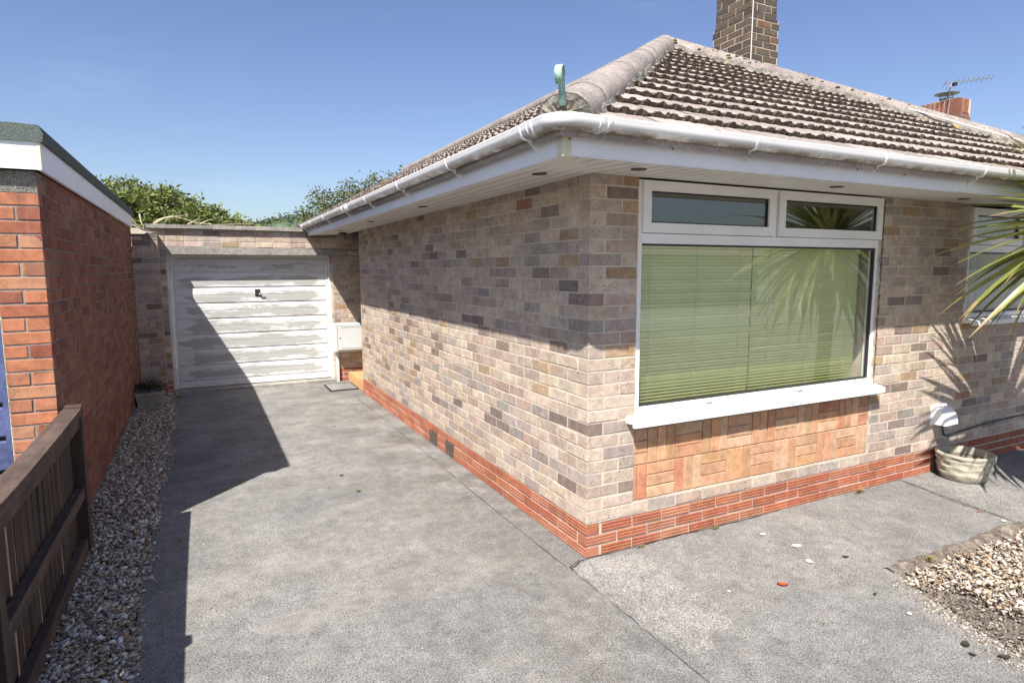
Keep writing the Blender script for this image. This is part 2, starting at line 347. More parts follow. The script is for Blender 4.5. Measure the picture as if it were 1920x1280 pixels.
def brick_mesh(l, h, d, variant, ribs=0):
    key = (round(l, 3), round(h, 3), round(d, 3), variant, ribs)
    if key not in BM_CACHE:
        b = MB(); r = random.Random(hash(key) & 0xffff); x = l/2; z = h/2
        if not ribs:
            J = lambda: r.uniform(-.0028, .0028)
            e = .0028                                   # arris chamfer on the face
            F = [(-x+e+J(), 0, -z+e+J()), (x-e+J(), 0, -z+e+J()), (x-e+J(), 0, z-e+J()), (-x+e+J(), 0, z-e+J())]
            B = [(-x, e, -z), (x, e, -z), (x, e, z), (-x, e, z)]; K = [(-x, d, -z), (x, d, -z), (x, d, z), (-x, d, z)]
            fs = [(0, 1, 2, 3), (11, 10, 9, 8)]
            for o in (0, 4): fs += [(o+i, o+4+i, o+4+(i+1) % 4, o+(i+1) % 4) for i in range(4)]
            b.add(F+B+K, fs)
        else:
            n = ribs; prof = []
            for i in range(n):
                a = -z+h*i/n; q = h/n
                prof += [(0.005, a+q*.02), (0., a+q*.22), (0., a+q*.72), (.005, a+q*.95)]
            vs = [(sx*x+r.uniform(-.001, .001), y, zz) for sx in (-1, 1) for (y, zz) in prof]; m_ = len(prof)
            fs = [(i, i+m_, i+1+m_, i+1) for i in range(m_-1)]
            vs += [(-x, d, -z), (x, d, -z), (-x, d, z), (x, d, z)]; q = 2*m_
            fs += [(0, q, q+1, m_), (m_-1, 2*m_-1, q+3, q+2), tuple(list(range(m_))+[q+2, q]), tuple(list(range(2*m_-1, m_-1, -1))+[q+1, q+3])]
            b.add(vs, fs)
        BM_CACHE[key] = b.mesh('brick_shape')
    return BM_CACHE[key]
def lay(items, name, mat, limit, depth=.10, ribs=0, stuff_name=None):
    """items: (wall, parent, u0, u1, z0, z1, colour); the largest in the picture become objects, the rest one stuff part each parent"""
    sc = []
    for it in items:
        w, par, a, b, z0, z1, c = it
        sc.append((area([w.p(a, z0), w.p(b, z0), w.p(b, z1), w.p(a, z1)]), it))
    sc.sort(key=lambda t: -t[0]); rest = {}
    for i, (ar, (w, par, a, b, z0, z1, c)) in enumerate(sc):
        me = brick_mesh(b-a, z1-z0, min(depth, .10), rnd.randrange(4), ribs)
        th = math.atan2(w.N.x, -w.N.y)
        M = Matrix.Translation(w.p((a+b)/2, (z0+z1)/2, rnd.uniform(-.0015, .0025))) @ Matrix.Rotation(th+rnd.uniform(-.006, .006), 4, 'Z') @ Matrix.Rotation(rnd.uniform(-.004, .004), 4, 'Y')
        if i < limit and ar > 0:
            if len(me.materials) == 0: me.materials.append(MT[mat+'_obj'])
            o = link(name, me, par, None, M); o.color = (*c, 1)
        else:
            d = rest.setdefault(par.name, (par, MB()))[1]; o = len(d.v)
            d.add([M @ v.co for v in me.vertices], [tuple(p.vertices) for p in me.polygons], c)
    for k, (par, d) in rest.items():
        tag(d.build(stuff_name or name+'work', mat+'_att', par), kind='stuff')

# ------------------------------------------------------------------ ground, drive and path
def slab(name, pts, zt, th, mat, parent=None, jit=0., step=.12):
    P = []
    for i, a in enumerate(pts):
        b = pts[(i+1) % len(pts)]; n = max(1, int(math.dist(a, b)/step)) if jit else 1
        for k in range(n):
            t = k/n; P.append((a[0]+(b[0]-a[0])*t+rnd.uniform(-jit, jit), a[1]+(b[1]-a[1])*t+rnd.uniform(-jit, jit)))
    n = len(P); b = MB(); b.add([(x, y, zt) for x, y in P]+[(x, y, zt-th) for x, y in P], [tuple(range(n))]+[(i, i+n, (i+1) % n+n, (i+1) % n) for i in range(n)])
    return b.build(name, mat, parent)
tag(slab('ground', [(-600, -600), (900, -600), (900, 1400), (-600, 1400)], -.12, .05, 'ground'), kind='structure')
tag(slab('driveway', [(-2.30, -9), (-.172, -9), (-.165, -1.1), (-.15, -.05), (-.02, .02), (.3, .1), (.3, 7.2), (-2.42, 7.2), (-2.31, 5.5)], 0, .12, 'drive'), kind='structure')
edge = [(3.06, -.885), (2.6, -.905), (2.2, -.90), (1.85, -.915), (1.62, -.90), (1.47, -.93), (1.39, -1.03), (1.32, -1.2), (1.22, -1.5), (1.13, -1.8), (1.08, -2.3), (1.0, -9)]
tag(slab('path', [(-.160, -9), (-.153, -1.1), (-.138, -.055), (-.01, .02), (3.02, .05), (2.86, -.80)]+[(2.845, -.885)]+edge[1:], 0, .12, 'path', None, .006, .07), kind='structure')
tag(slab('path', [(3.03, .05), (9, .05), (9, -.88), (2.862, -.88)], .002, .12, 'path', None, .006, .09), kind='structure')
tag(slab('patched_concrete', [(-.135, -.06), (.0, -.02), (.32, -.10), (.345, -.28), (.30, -.5), (.33, -.72), (.22, -.93), (.10, -.86), (.02, -1.0), (-.10, -.98), (-.15, -.7)], .0025, .01, 'patch', None, .012, .05), kind='structure')
tag(slab('soil_bed', [(.9, -9), (.98, -1.0), (1.5, -.85), (9, -.85), (9, -9)], -.075, .04, 'soil'), kind='structure')
tag(slab('gravel_base', [(-2.80, -9), (-2.25, -9), (-2.25, 7), (-2.80, 7)], -.03, .05, 'soil'), kind='structure')
tag(slab('neighbour_driveway', [(-9, -9), (-2.8, -9), (-2.8, 1.6), (-9, 1.6)], -.05, .05, 'path'), kind='structure')
tag(slab('road', [(-60, -40), (60, -40), (60, -11), (-60, -11)], -.09, .02, 'drive'), kind='structure')
# crack running from the house corner
def crack(pts, w):
    b = MB()
    L = []; R = []
    for i in range(len(pts)-1):
        n = 7
        for k in range(n):
            t = k/n; x = pts[i][0]+(pts[i+1][0]-pts[i][0])*t; y = pts[i][1]+(pts[i+1][1]-pts[i][1])*t
            dx, dy = pts[i+1][0]-pts[i][0], pts[i+1][1]-pts[i][1]; l = math.hypot(dx, dy); ww = w*rnd.uniform(.35, 1.3); o = rnd.uniform(-w, w)
            L.append((x-dy/l*(ww+o), y+dx/l*(ww+o), .0055)); R.append((x+dy/l*(ww-o), y-dx/l*(ww-o), .0055))
    n = len(L); b.add(L+R, [(i, i+1, n+i+1, n+i) for i in range(n-1)]); return tag(b.build('ground_crack', 'dark'), kind='structure')
crack([(-.005, -.012), (-.06, -.02), (-.10, -.055), (-.155, -.075)], .004)
crack([(.0, -.012), (.25, -.016), (.6, -.012), (1.1, -.018), (1.7, -.012)], .004)
crack([(-.165, -.06), (-.17, 1.2), (-.155, 2.6), (-.165, 4.0), (-.16, 5.4)], .0016)
crack([(2.99, -.03), (2.93, -.3), (2.88, -.55), (2.855, -.86)], .004)

b = MB(); n = 190; vs = []
for i in range(n+1):
    x = 1.44+1.75*i/n; y = -.905+.004*math.sin(x*5); q = lambda k, a_: a_*1.5*(mnoise.noise((x*9, k*3.3, 2.))+.7*mnoise.noise((x*31, k*3.3, 6.))); f_ = min(1., (x-1.42)*5)
    vs += [(x+q(1, .02), y+.035+q(2, .02), .001), (x+q(3, .02), y+.012+q(4, .015), .010+q(5, .009)), (x+q(6, .02), y-.022+q(7, .02), .004+q(8, .014)), (x+q(9, .02), y-.045-q(10, .025), -.03+q(11, .014)), (x, y-.06-q(12, .03), -.075)]
b.add(vs, [(5*i+k, 5*i+k+1, 5*i+6+k, 5*i+5+k) for i in range(n) for k in range(4)]); MT['edging'] = m_simple('crumbled_edging', (.135, .112, .09), .97, .55, .5, 16, 110, 1., 60)
tag(b.build('path_edging', 'edging'), kind='structure')
def stones(name, n, region, size, cols, zf, label, cat, seed=1, flat=.6):
    g = np.random.default_rng(seed); t = (1+5**.5)/2
    B = np.array([(-1, t, 0), (1, t, 0), (-1, -t, 0), (1, -t, 0), (0, -1, t), (0, 1, t), (0, -1, -t), (0, 1, -t), (t, 0, -1), (t, 0, 1), (-t, 0, -1), (-t, 0, 1)])/1.902
    F = np.array([(0, 11, 5), (0, 5, 1), (0, 1, 7), (0, 7, 10), (0, 10, 11), (1, 5, 9), (5, 11, 4), (11, 10, 2), (10, 7, 6), (7, 1, 8), (3, 9, 4), (3, 4, 2), (3, 2, 6), (3, 6, 8), (3, 8, 9), (4, 9, 5), (2, 4, 11), (6, 2, 10), (8, 6, 7), (9, 8, 1)])
    P = region(g, n); n = len(P); s = size[0]+(size[1]-size[0])*g.random(n)**2.2
    V = B[None]*(1+g.uniform(-.5, .42, (n, 12, 1)))*(s[:, None, None]*np.stack([g.uniform(.7, 1.8, n), g.uniform(.5, 1.05, n), g.uniform(.25, .6, n)*flat/.6], 1)[:, None, :])
    a, b, c = g.uniform(0, 6.28, n), g.normal(0, .45, n), g.normal(0, .45, n)
    def rot(V, an, i, j):
        x, y = V[..., i].copy(), V[..., j].copy(); ca, sa = np.cos(an)[:, None], np.sin(an)[:, None]; V[..., i] = x*ca-y*sa; V[..., j] = x*sa+y*ca
    rot(V, b, 0, 2); rot(V, c, 1, 2); rot(V, a, 0, 1)
    V += np.stack([P[:, 0], P[:, 1], zf(P, g)+s*.15], 1)[:, None, :]
    C = np.array([c for c, w in cols]); w = np.array([w for c, w in cols], float); C = C[g.choice(len(C), n, p=w/w.sum())]*g.uniform(.7, 1.2, (n, 1))
    FF = (F[None]+(np.arange(n)*12)[:, None, None]).reshape(-1, 3)
    o = numesh(name, V.reshape(-1, 3), FF, 'gravel', None, np.repeat(C, 20, 0)); return tag(o, label, cat, None, 'stuff')
GC = [((.56, .50, .41), 5), ((.46, .37, .27), 4), ((.27, .21, .155), 3), ((.70, .68, .62), 4), ((.48, .31, .16), 2), ((.17, .155, .14), 1.5)]
def strip(g, n):
    y = -1.9+9.0*g.random(n)**1.5; e = -2.295+.018*np.sin(y*7)+g.normal(0, .02, n)*(g.random(n) < .25)
    return np.stack([-2.73+(e+2.73)*g.random(n), y-.1], 1)
stones('gravel', 42000, strip, (.005, .017), GC, lambda P, g: .0+.085*np.clip((-2.3-P[:, 0])/.4, 0, 1)+g.uniform(-.02, .012, len(P)), 'brown and grey gravel strip between the fence and the driveway', 'gravel', 3)
from_edge = np.array(edge)
def bed(g, n):
    x = 1.02+g.random(n)*3.0; y = -.9-g.random(n)*2.0
    inside = np.array([y[i] < -.925 and x[i] > np.interp(-y[i], [.9, .93, 1.03, 1.2, 1.5, 1.8, 2.3, 3.], [1.62, 1.47, 1.39, 1.32, 1.22, 1.13, 1.08, 1.05])+.03 for i in range(n)])
    return np.stack([x, y], 1)[inside]
def bed_clean(g, n):
    P = bed(g, n); d = P[:, 0]-np.interp(-P[:, 1], [.9, 1.03, 1.5, 2.3, 3.], [1.42, 1.50, 1.72, 2.3, 2.6])
    v = np.array([mnoise.noise((p[0]*3.1, p[1]*3.1, .7)) for p in P]); return P[(d+v*.35 > 0)]
def bed_grit(g, n):
    P = bed(g, n); return P[P[:, 0] < 2.5]
GB = [((.44, .385, .31), 6), ((.39, .31, .23), 5), ((.30, .21, .135), 4), ((.52, .495, .45), 3), ((.20, .155, .115), 2)]
stones('gravel', 34000, bed_clean, (.004, .020), GB, lambda P, g: g.uniform(-.06, -.012, len(P)), 'pale buff gravel filling the bed beside the path', 'gravel', 5)
GD = [((.17, .14, .115), 5), ((.26, .22, .175), 6), ((.35, .30, .25), 4), ((.08, .065, .055), 2)]
stones('grit', 26000, bed_grit, (.003, .010), GD, lambda P, g: g.uniform(-.065, -.04, len(P))+.035*np.array([max(0, mnoise.noise((p[0]*4, p[1]*4, 3))) for p in P]), 'dark soil crumbs and grit along the bed edge', 'soil', 6, .8)
def spill(g, n):
    t = g.random(n); y = -.98-t*1.3; x = np.interp(-y, [.9, .93, 1.03, 1.2, 1.5, 1.8, 2.3], [1.62, 1.47, 1.39, 1.32, 1.22, 1.13, 1.08])-np.abs(g.normal(0, .06, n)); return np.stack([x, y], 1)
stones('grit', 1700, spill, (.002, .007), GD+[((.5, .45, .38), 8)], lambda P, g: np.full(len(P), .002), 'fine tan grit spilt over the concrete beside the gravel bed', 'soil', 9, .8)
def spill2(g, n):
    y = -1.5+g.random(n)*7.5; x = -2.29+np.abs(g.normal(0, .025, n)); return np.stack([x, y], 1)
stones('grit', 260, spill2, (.004, .012), GC, lambda P, g: np.full(len(P), .003), 'loose chips strayed from the gravel strip onto the driveway', 'gravel', 11, .8)
def dust(g, n): return np.stack([g.uniform(-2.2, 2.4, n), g.uniform(-2.2, 4.5, n)*1., ], 1)
def dust_ok(g, n):
    P = dust(g, n); return P[((P[:, 0] < -.08) | (P[:, 1] < -.05)) & ~((P[:, 0] > 1.0) & (P[:, 1] < -.85))]
stones('grit', 420, dust_ok, (.0015, .0055), [((.55, .53, .48), 4), ((.08, .07, .06), 4), ((.3, .24, .16), 2)], lambda P, g: np.full(len(P), .002), 'scattered crumbs of grit over the concrete', 'grit', 12, .8)

# ================================================================== THE BUNGALOW
house = thing('bungalow', (0, 0, 0), 'low buff brick bungalow with brown hipped tile roof and large front window', 'house')
ZS = 2.211                                   # wall top
YE = 5.56                                    # end of the drive-side wall
W1 = (.335, 2.565, .80, 2.30); PANEL = (.335, 2.565, .285, .80); W2 = (3.74, 5.45, 1.26, 2.30)
fwall = MB()
for a in ((.0022, .335, 0, ZS+.1), (2.565, 3.74, 0, ZS+.1), (5.45, 6.20, 0, ZS+.1)): fwall.box(a[0], a[1], .0022, .26, .203, a[3])
fwall.box(.335, 2.565, .0022, .26, .203, .285); fwall.box(.008, 6.2, .0075, .26, 0, .203); fwall.box(.335, 2.565, .022, .26, .285, .775); fwall.box(3.74, 5.45, .0022, .26, .203, 1.235)
fwall = fwall.build('wall', 'mortar', house)
swall = MB(); swall.box(.0022, .26, .26, YE-.004, .203, ZS+.1); swall.box(.0075, .26, .26, YE-.004, 0, .203); swall.box(.26, 1.2, YE-.26, YE-.004, 0, ZS+.1); swall.box(1.2, 1.4, YE-.2, 7.2, 0, ZS+.1)
swall = swall.build('wall', 'mortar', house)
WF = Wall((0, 0, 0), (1, 0, 0), (0, -1, 0)); WS = Wall((0, 0, 0), (0, 1, 0), (-1, 0, 0)); WE = Wall((0, YE, 0), (1, 0, 0), (0, 1, 0))
items = []
cs = courses(0, 6.2, .21, ZS, holes=(W1[:2]+(.285, 2.4), W2), corner0=True, phase=0)
items += [(WF, fwall)+c+(pick('buff'),) for c in cs]
cs = courses(0, YE, .21, ZS, corner0=True, phase=1)
# the corner bricks turn the corner: same colour on the course they share is left to the bond
items += [(WS, swall)+c+(pick('buff'),) for c in cs]
lay(items, 'brick', 'buff', 300)
# ribbed red plinth, three courses
items = [(WF, fwall)+c+(pick('plinth'),) for c in courses(0, 6.2, 0., .205, .228, .069, corner0=True, phase=1, j=.012)]
AIR = ((2.13, 2.345), (2.565, 2.785))
items += [(WS, swall)+c+(pick('plinth'),) for c in courses(0, YE, 0., .205, .228, .069, corner0=True, phase=0, j=.012, holes=tuple((a, b, .0, .14) for a, b in AIR))]
lay(items, 'plinth_brick', 'plinth', 300, .09, 3)
for a, b in AIR:                               # terracotta air bricks
    q = MB(); q.box(.012, .03, a, b, .005, .132)
    for i in range(8):
        y = a+.012+(b-a-.024)*i/7; q.box(-.001, .014, y-.004, y+.004, .01, .128)
    for z in (.008, .038, .068, .098, .124): q.box(.0, .014, a+.004, b-.004, z, z+.008)
    q.build('air_brick', 'moss', swall)
# basket-weave terracotta panel under the window
pan = MB(); pan.box(.338, 2.562, .016, .03, .288, .772); pan = pan.build('terracotta_panel', 'mortar', house)
items = []; WP = Wall((0, .006, 0), (1, 0, 0), (0, -1, 0)); bs = .222
for row in range(2):
    z = .290+row*bs
    for k in range(-1, 11):
        x0 = .335+.112+k*bs; vert = (k+row) % 2 == 1
        for i in range(3):
            if vert: a, b, c, d = x0+i*bs/3, x0+(i+1)*bs/3-.006, z, z+bs-.006
            else: a, b, c, d = x0, x0+bs-.006, z+i*bs/3, z+(i+1)*bs/3-.006
            a, b = max(a, .340), min(b, 2.560)
            if b-a > .02: items.append((WP, pan, a, b, c, d, pick('terra')))
lay(items, 'panel_tile', 'terra', 300, .02)
box('tile_strip', 'mortar', pan, .34, 2.56, .012, .03, .735, .772)

# ---- room behind the windows
rm = MB(); rm.box(.27, 6.0, 3.4, 3.5, .0, 2.25); rm.box(.27, 6.0, .27, 3.4, .05, .12); rm.box(.26, 6.1, .1, 3.5, 2.245, 2.27); rm.box(3.1, 3.2, .27, 3.4, .12, 2.24); rm.box(6.0, 6.1, .26, 3.5, 0, 2.24)
rm.build('room_walls', 'plaster', house)
# ---- big window
def window(name, x0, x1, z0, z1, zt, sashes, sill):
    w = box(name, 'frame', house, x0, x0+.034, .012, .075, z0, z1)             # left jamb carries the rest
    f = MB(); f.box(x1-.034, x1, .012, .075, z0, z1); f.box(x0+.034, x1-.034, .012, .075, z0, z0+.055); f.box(x0+.034, x1-.034, .012, .075, z1-.03, z1); f.box(x0+.034, x1-.034, .010, .075, zt, zt+.058)
    f.build('frame', 'frame', w)
    # bead and gasket round the fixed pane
    b = MB(); a0, a1, c0, c1 = x0+.034, x1-.034, z0+.055, zt
    for q in ((a0, a0+.012, c0, c1), (a1-.012, a1, c0, c1), (a0+.012, a1-.012, c0, c0+.012), (a0+.012, a1-.012, c1-.012, c1)): b.box(q[0], q[1], .026, .05, q[2], q[3])
    b.build('gasket', 'rubber', w)
    box('pane', 'glass', w, a0+.006, a1-.006, .036, .040, c0+.006, c1-.006)
    for (s0, s1) in sashes:
        s = MB(); t0, t1 = zt+.062, z1-.004; fwid = .058
        for q in ((s0, s0+fwid, t0, t1), (s1-fwid, s1, t0, t1), (s0+fwid, s1-fwid, t0, t0+fwid), (s0+fwid, s1-fwid, t1-fwid, t1)):
            s.box(q[0], q[1], -.006, .030, q[2], q[3])
        s = s.build('sash', 'frame', w)
        g = MB()
        for q in ((s0+fwid, s0+fwid+.008, t0+fwid, t1-fwid), (s1-fwid-.008, s1-fwid, t0+fwid, t1-fwid), (s0+fwid+.008, s1-fwid-.008, t0+fwid, t0+fwid+.008), (s0+fwid+.008, s1-fwid-.008, t1-fwid-.008, t1-fwid)): g.box(q[0], q[1], .008, .024, q[2], q[3])
        g.build('gasket', 'rubber', w)
        box('pane', 'glass', w, s0+fwid+.003, s1-fwid-.003, .014, .018, t0+fwid+.003, t1-fwid-.003)
    for i in range(len(sashes)-1): box('mullion', 'frame', w, sashes[i][1]+.004, sashes[i+1][0]-.004, .014, .075, zt+.058, z1-.03)
    k = MB(); y = sill[2]
    k.add([(sill[0], -y, z0-.042), (sill[1], -y, z0-.042), (sill[1], -y, z0-.004), (sill[0], -y, z0-.004), (sill[0], .012, z0+.014), (sill[1], .012, z0+.014), (sill[0], .012, z0-.03), (sill[1], .012, z0-.03), (sill[0], -y+.022, z0-.042), (sill[1], -y+.022, z0-.042), (sill[0], -y+.022, z0-.022), (sill[1], -y+.022, z0-.022)],
          [(0, 1, 2, 3), (3, 2, 5, 4), (0, 8, 9, 1), (8, 10, 11, 9), (10, 6, 7, 11), (0, 3, 4, 6, 10, 8), (1, 9, 11, 7, 5, 2)])
    k.build('sill', 'upvc', w)
    box('sill_trim', 'frame', w, x0, x1, -.004, .010, z0+.016, z0+.05)
    return w
w1 = window('window', .338, 2.585, .81, 2.204, 1.840, [(.366, 1.452), (1.488, 2.573)], (.272, 2.605, .088))
for x in (.9, 1.75): box('drain_cover', 'slot', w1, x, x+.05, -.0085, -.004, .838, .846)
w2 = window('window', 3.742, 5.45, 1.262, 2.19, 1.825, [(3.768, 4.55), (4.59, 5.42)], (3.72, 5.47, .085))
sea = MB()
for i in range(60):
    z = .82+i*.0228; sea.box(2.586, 2.594+rnd.uniform(0, .008), -.003, .006, z, z+.02, jit=.0025)
sea.build('sealant', 'moss', w1)

# ---- blinds: things of their own
def blind(x0, x1, label):
    t = thing('venetian_blind', ((x0+x1)/2, .13, .83), label, 'blind', 'blinds behind the big front window')
    n = 50; L = x1-x0; me = {}
    for i in range(n):
        z = .845+i*(1.905-.845)/n; ang = math.radians(64 if i > 9 else 40+2.4*i)+rnd.uniform(-.035, .035)
        if 'm' not in me:
            b = MB(); w = .0135
            vs = [(sx*L/2, y, h) for sx in (-1, 1) for (y, h) in ((-w, 0), (-w*.4, .0022), (w*.4, .0022), (w, 0))]
            b.add(vs, [(0, 1, 5, 4), (1, 2, 6, 5), (2, 3, 7, 6)], smooth=True); me['m'] = b.mesh('slat_shape')
        M = Matrix.Translation(((x0+x1)/2, .13+rnd.uniform(-.002, .002), z)) @ Matrix.Rotation(rnd.uniform(-.0015, .0015), 4, 'Y') @ Matrix.Rotation(-ang, 4, 'X')
        link('slat', me['m'], t, 'slat', M)
    for fx in ((.13, .5, .87) if L > .9 else (.2, .8)):
        MB().tube([(x0+L*fx, .112, .84), (x0+L*fx, .112, 1.91)], .0011, 5).build('cord', 'wire', t)
    box('head_rail', 'slat', t, x0, x1, .115, .15, 1.908, 1.935); box('bottom_rail', 'slat', t, x0, x1, .118, .142, .826, .84)
blind(.385, 1.402, 'olive green venetian blind behind the left half of the big window'); blind(1.409, 2.525, 'olive green venetian blind behind the right half of the big window')
q = MB(); n = 130
q.add([(3.80+1.6*i/n, .16+.018*math.sin(i*1.25)+.008*math.sin(i*.47), z) for z in (1.33, 2.15) for i in range(n+1)], [(i, i+1, n+2+i, n+1+i) for i in range(n)], smooth=True)
tag(q.build('net_curtain', 'curtain'), 'pale net curtain hanging behind the window beside the spiky plant', 'curtain')

# ---- eaves: soffit boards, fascia, gutter
FX, FY, ZF = -.482, -.508, 2.186
YG = 6.62                                   # where the eaves meet the garage
sof = MB(); sof.box(FX+.03, .3, FY+.03, YG, 2.232, 2.24); sof.box(.3, 6.6, FY+.03, .3, 2.232, 2.24); sof = sof.build('soffit', 'dark', house)
def sofz(x, y):                             # the soffit falls slightly to the fascia
    d = min(1, max(0, max(-x/.48, -y/.508))); return ZS+.004-(ZS-ZF-.001)*d
x = FX+.006; bw = .1
while x < 6.3:
    b = MB(); x1 = x+bw-.008; ya, yb = FY+.006, (YG if x < -.02 else (.02 if x1 > .0 else YG))
    ys = sorted({ya, min(yb, max(ya, x)), min(0., yb), yb}); ys = [ya]+[y for y in ys if y-ya > .02 and yb-y > .02]+[yb]
    vs = []
    for y in ys: vs += [(x, y, sofz(x, y)), (x1, y, sofz(x1, y)), (x+.004, y, sofz(x, y)+.009), (x1-.004, y, sofz(x1, y)+.009)]
    fs = []
    for i in range(len(ys)-1):
        o = 4*i; fs += [(o, o+1, o+5, o+4), (o, o+4, o+6, o+2), (o+1, o+3, o+7, o+5)]
    b.add(vs, fs); b.build('soffit_board', 'soffit', sof); x += bw
for (vx, vy) in ((-.29, .055), (.095, -.30), (1.648, -.29), (3.14, -.24), (-.30, 1.97), (-.30, 3.69), (-.28, 5.4)):
    z = sofz(vx, vy); v = MB(); v.lathe((vx, vy, z), [(.0, -.002), (.028, -.002), (.034, -.006), (.040, -.006), (.042, .0)], 20); v.build('soffit_vent', 'moss', sof)
fa = MB(); fa.box(FX-.012, FX+.006, FY-.012, YG, ZF, 2.305); fa.build('fascia', 'fascia', house)
fa = MB(); fa.box(FX+.006, 2.535, FY-.012, FY+.006, ZF, 2.305); fa.build('fascia', 'fascia', house)
fa = MB(); fa.box(2.541, 6.6, FY-.010, FY+.008, ZF+.004, 2.305); fa.build('fascia', 'fascia', house)
ct = MB(); ct.box(FX-.0155, FX+.03, FY-.0155, FY-.012, ZF-.003, 2.305); ct.box(FX-.0155, FX-.012, FY-.0120, FY+.035, ZF-.003, 2.305); ct.build('corner_trim', 'yellowed', house)
for (x, y) in [(FX+.02, FY), (FX+.1, FY), (.12, FY), (.55, FY), (.95, FY), (1.5, FY), (1.95, FY)]:
    v = MB(); v.lathe((0, 0, 0), [(.0, .003), (.004, .003), (.005, 0)], 8); o = v.build('fascia_nail', 'moss', house); M = Matrix.Translation((x, y-.0155, ZF+.055+.05*rnd.random())) @ Matrix.Rotation(math.pi/2, 4, 'X'); o.matrix_basis = M
GZ = 2.340; GW = .047; GD_ = .054
def gprof(k=0., wall=.003, n=11):
    out = [(-(GW+k)*math.cos(math.pi*i/n), -(GD_+k)*math.sin(math.pi*i/n)) for i in range(n+1)]
    inn = [(-(GW-wall)*math.cos(math.pi*i/n), -(GD_-wall)*math.sin(math.pi*i/n)) for i in range(n, -1, -1)]
    return [(-(GW+k)-.002, .004)]+out+[(GW+k, .004)]+[(GW-wall, .004)]+inn+[(-(GW-wall), .004)]
def sweep(path, prof):                      # path: (x,y,nx,ny) with outward normal; prof offset negative = outward
    n = len(prof); vs = []
    for (x, y, nx, ny) in path: vs += [(x-nx*a, y-ny*a, GZ+h) for a, h in prof]
    fs = [(i*n+k, i*n+(k+1) % n, (i+1)*n+(k+1) % n, (i+1)*n+k) for i in range(len(path)-1) for k in range(n)]
    b = MB(); b.add(vs, fs, smooth=True); m = len(path)-1
    b.add(vs[:n], [tuple(range(n))]); b.add(vs[-n:], [tuple(range(n))[::-1]]); return b
gx, gy = FX-.012-.060, FY-.012-.060; CR = .07
cc = (gx+CR, gy+CR)
sidep = lambda a, b, n=14: [(gx, a+(b-a)*i/n, -1, 0) for i in range(n+1)]
frontp = lambda a, b, n=14: [(a+(b-a)*i/n, gy, 0, -1) for i in range(n+1)]
arc = [(cc[0]+CR*math.cos(t), cc[1]+CR*math.sin(t), math.cos(t), math.sin(t)) for t in [math.pi+math.pi/2*i/12 for i in range(13)]]
sweep(sidep(YG, cc[1]+.10, 30), gprof()).build('gutter', 'gutter', house); sweep(frontp(cc[0]+.13, 6.5, 30), gprof()).build('gutter', 'gutter', house)
sweep([(gx, cc[1]+.13, -1, 0), (gx, cc[1]+.02, -1, 0)]+arc+[(cc[0]+.02, gy, 0, -1), (cc[0]+.16, gy, 0, -1)], gprof(.0035)).build('gutter_corner', 'gutter', house)
for p in (sidep(cc[1]+.085, cc[1]+.11, 1), sidep(cc[1]+.128, cc[1]+.142, 1), frontp(cc[0]+.115, cc[0]+.14, 1), frontp(cc[0]+.158, cc[0]+.172, 1), sidep(3.52, 3.56, 1), sidep(3.44, 3.47, 1)): sweep(p, gprof(.008)).build('gutter_union', 'gutter', house)
def bracket(side, t):
    P = sidep(t-.011, t+.011, 1) if side else frontp(t-.011, t+.011, 1)
    b = sweep(P, gprof(.0045)); pl = []
    for (h, e) in ((.004, -.058), (-.078, -.01), (-.105, -.058), (-.125, -.0595)): pl.append((h, e))
    for o in (-.004, .004):
        q = [(-.0, -.057), (-.058, -.02), (-.0595, -.105), (-.047, -.105)]
        if side: b.add([(gx-a, t+o, GZ+h) for a, h in q], [(0, 1, 2, 3)])
        else: b.add([(t+o, gy-a, GZ+h) for a, h in q], [(0, 1, 2, 3)])
    if side: b.box(gx+.056, gx+.0595, t-.016, t+.016, GZ-.108, GZ-.02)
    else: b.box(t-.016, t+.016, gy+.056, gy+.0595, GZ-.108, GZ-.02)
    b.build('gutter_bracket', 'upvc', house)
for t in (-.30, .66, 1.70, 2.72, 3.70, 4.80, 5.78, 6.55): bracket(True, t)
for t in (.585, 1.62, 2.655, 3.66, 4.7): bracket(False, t)

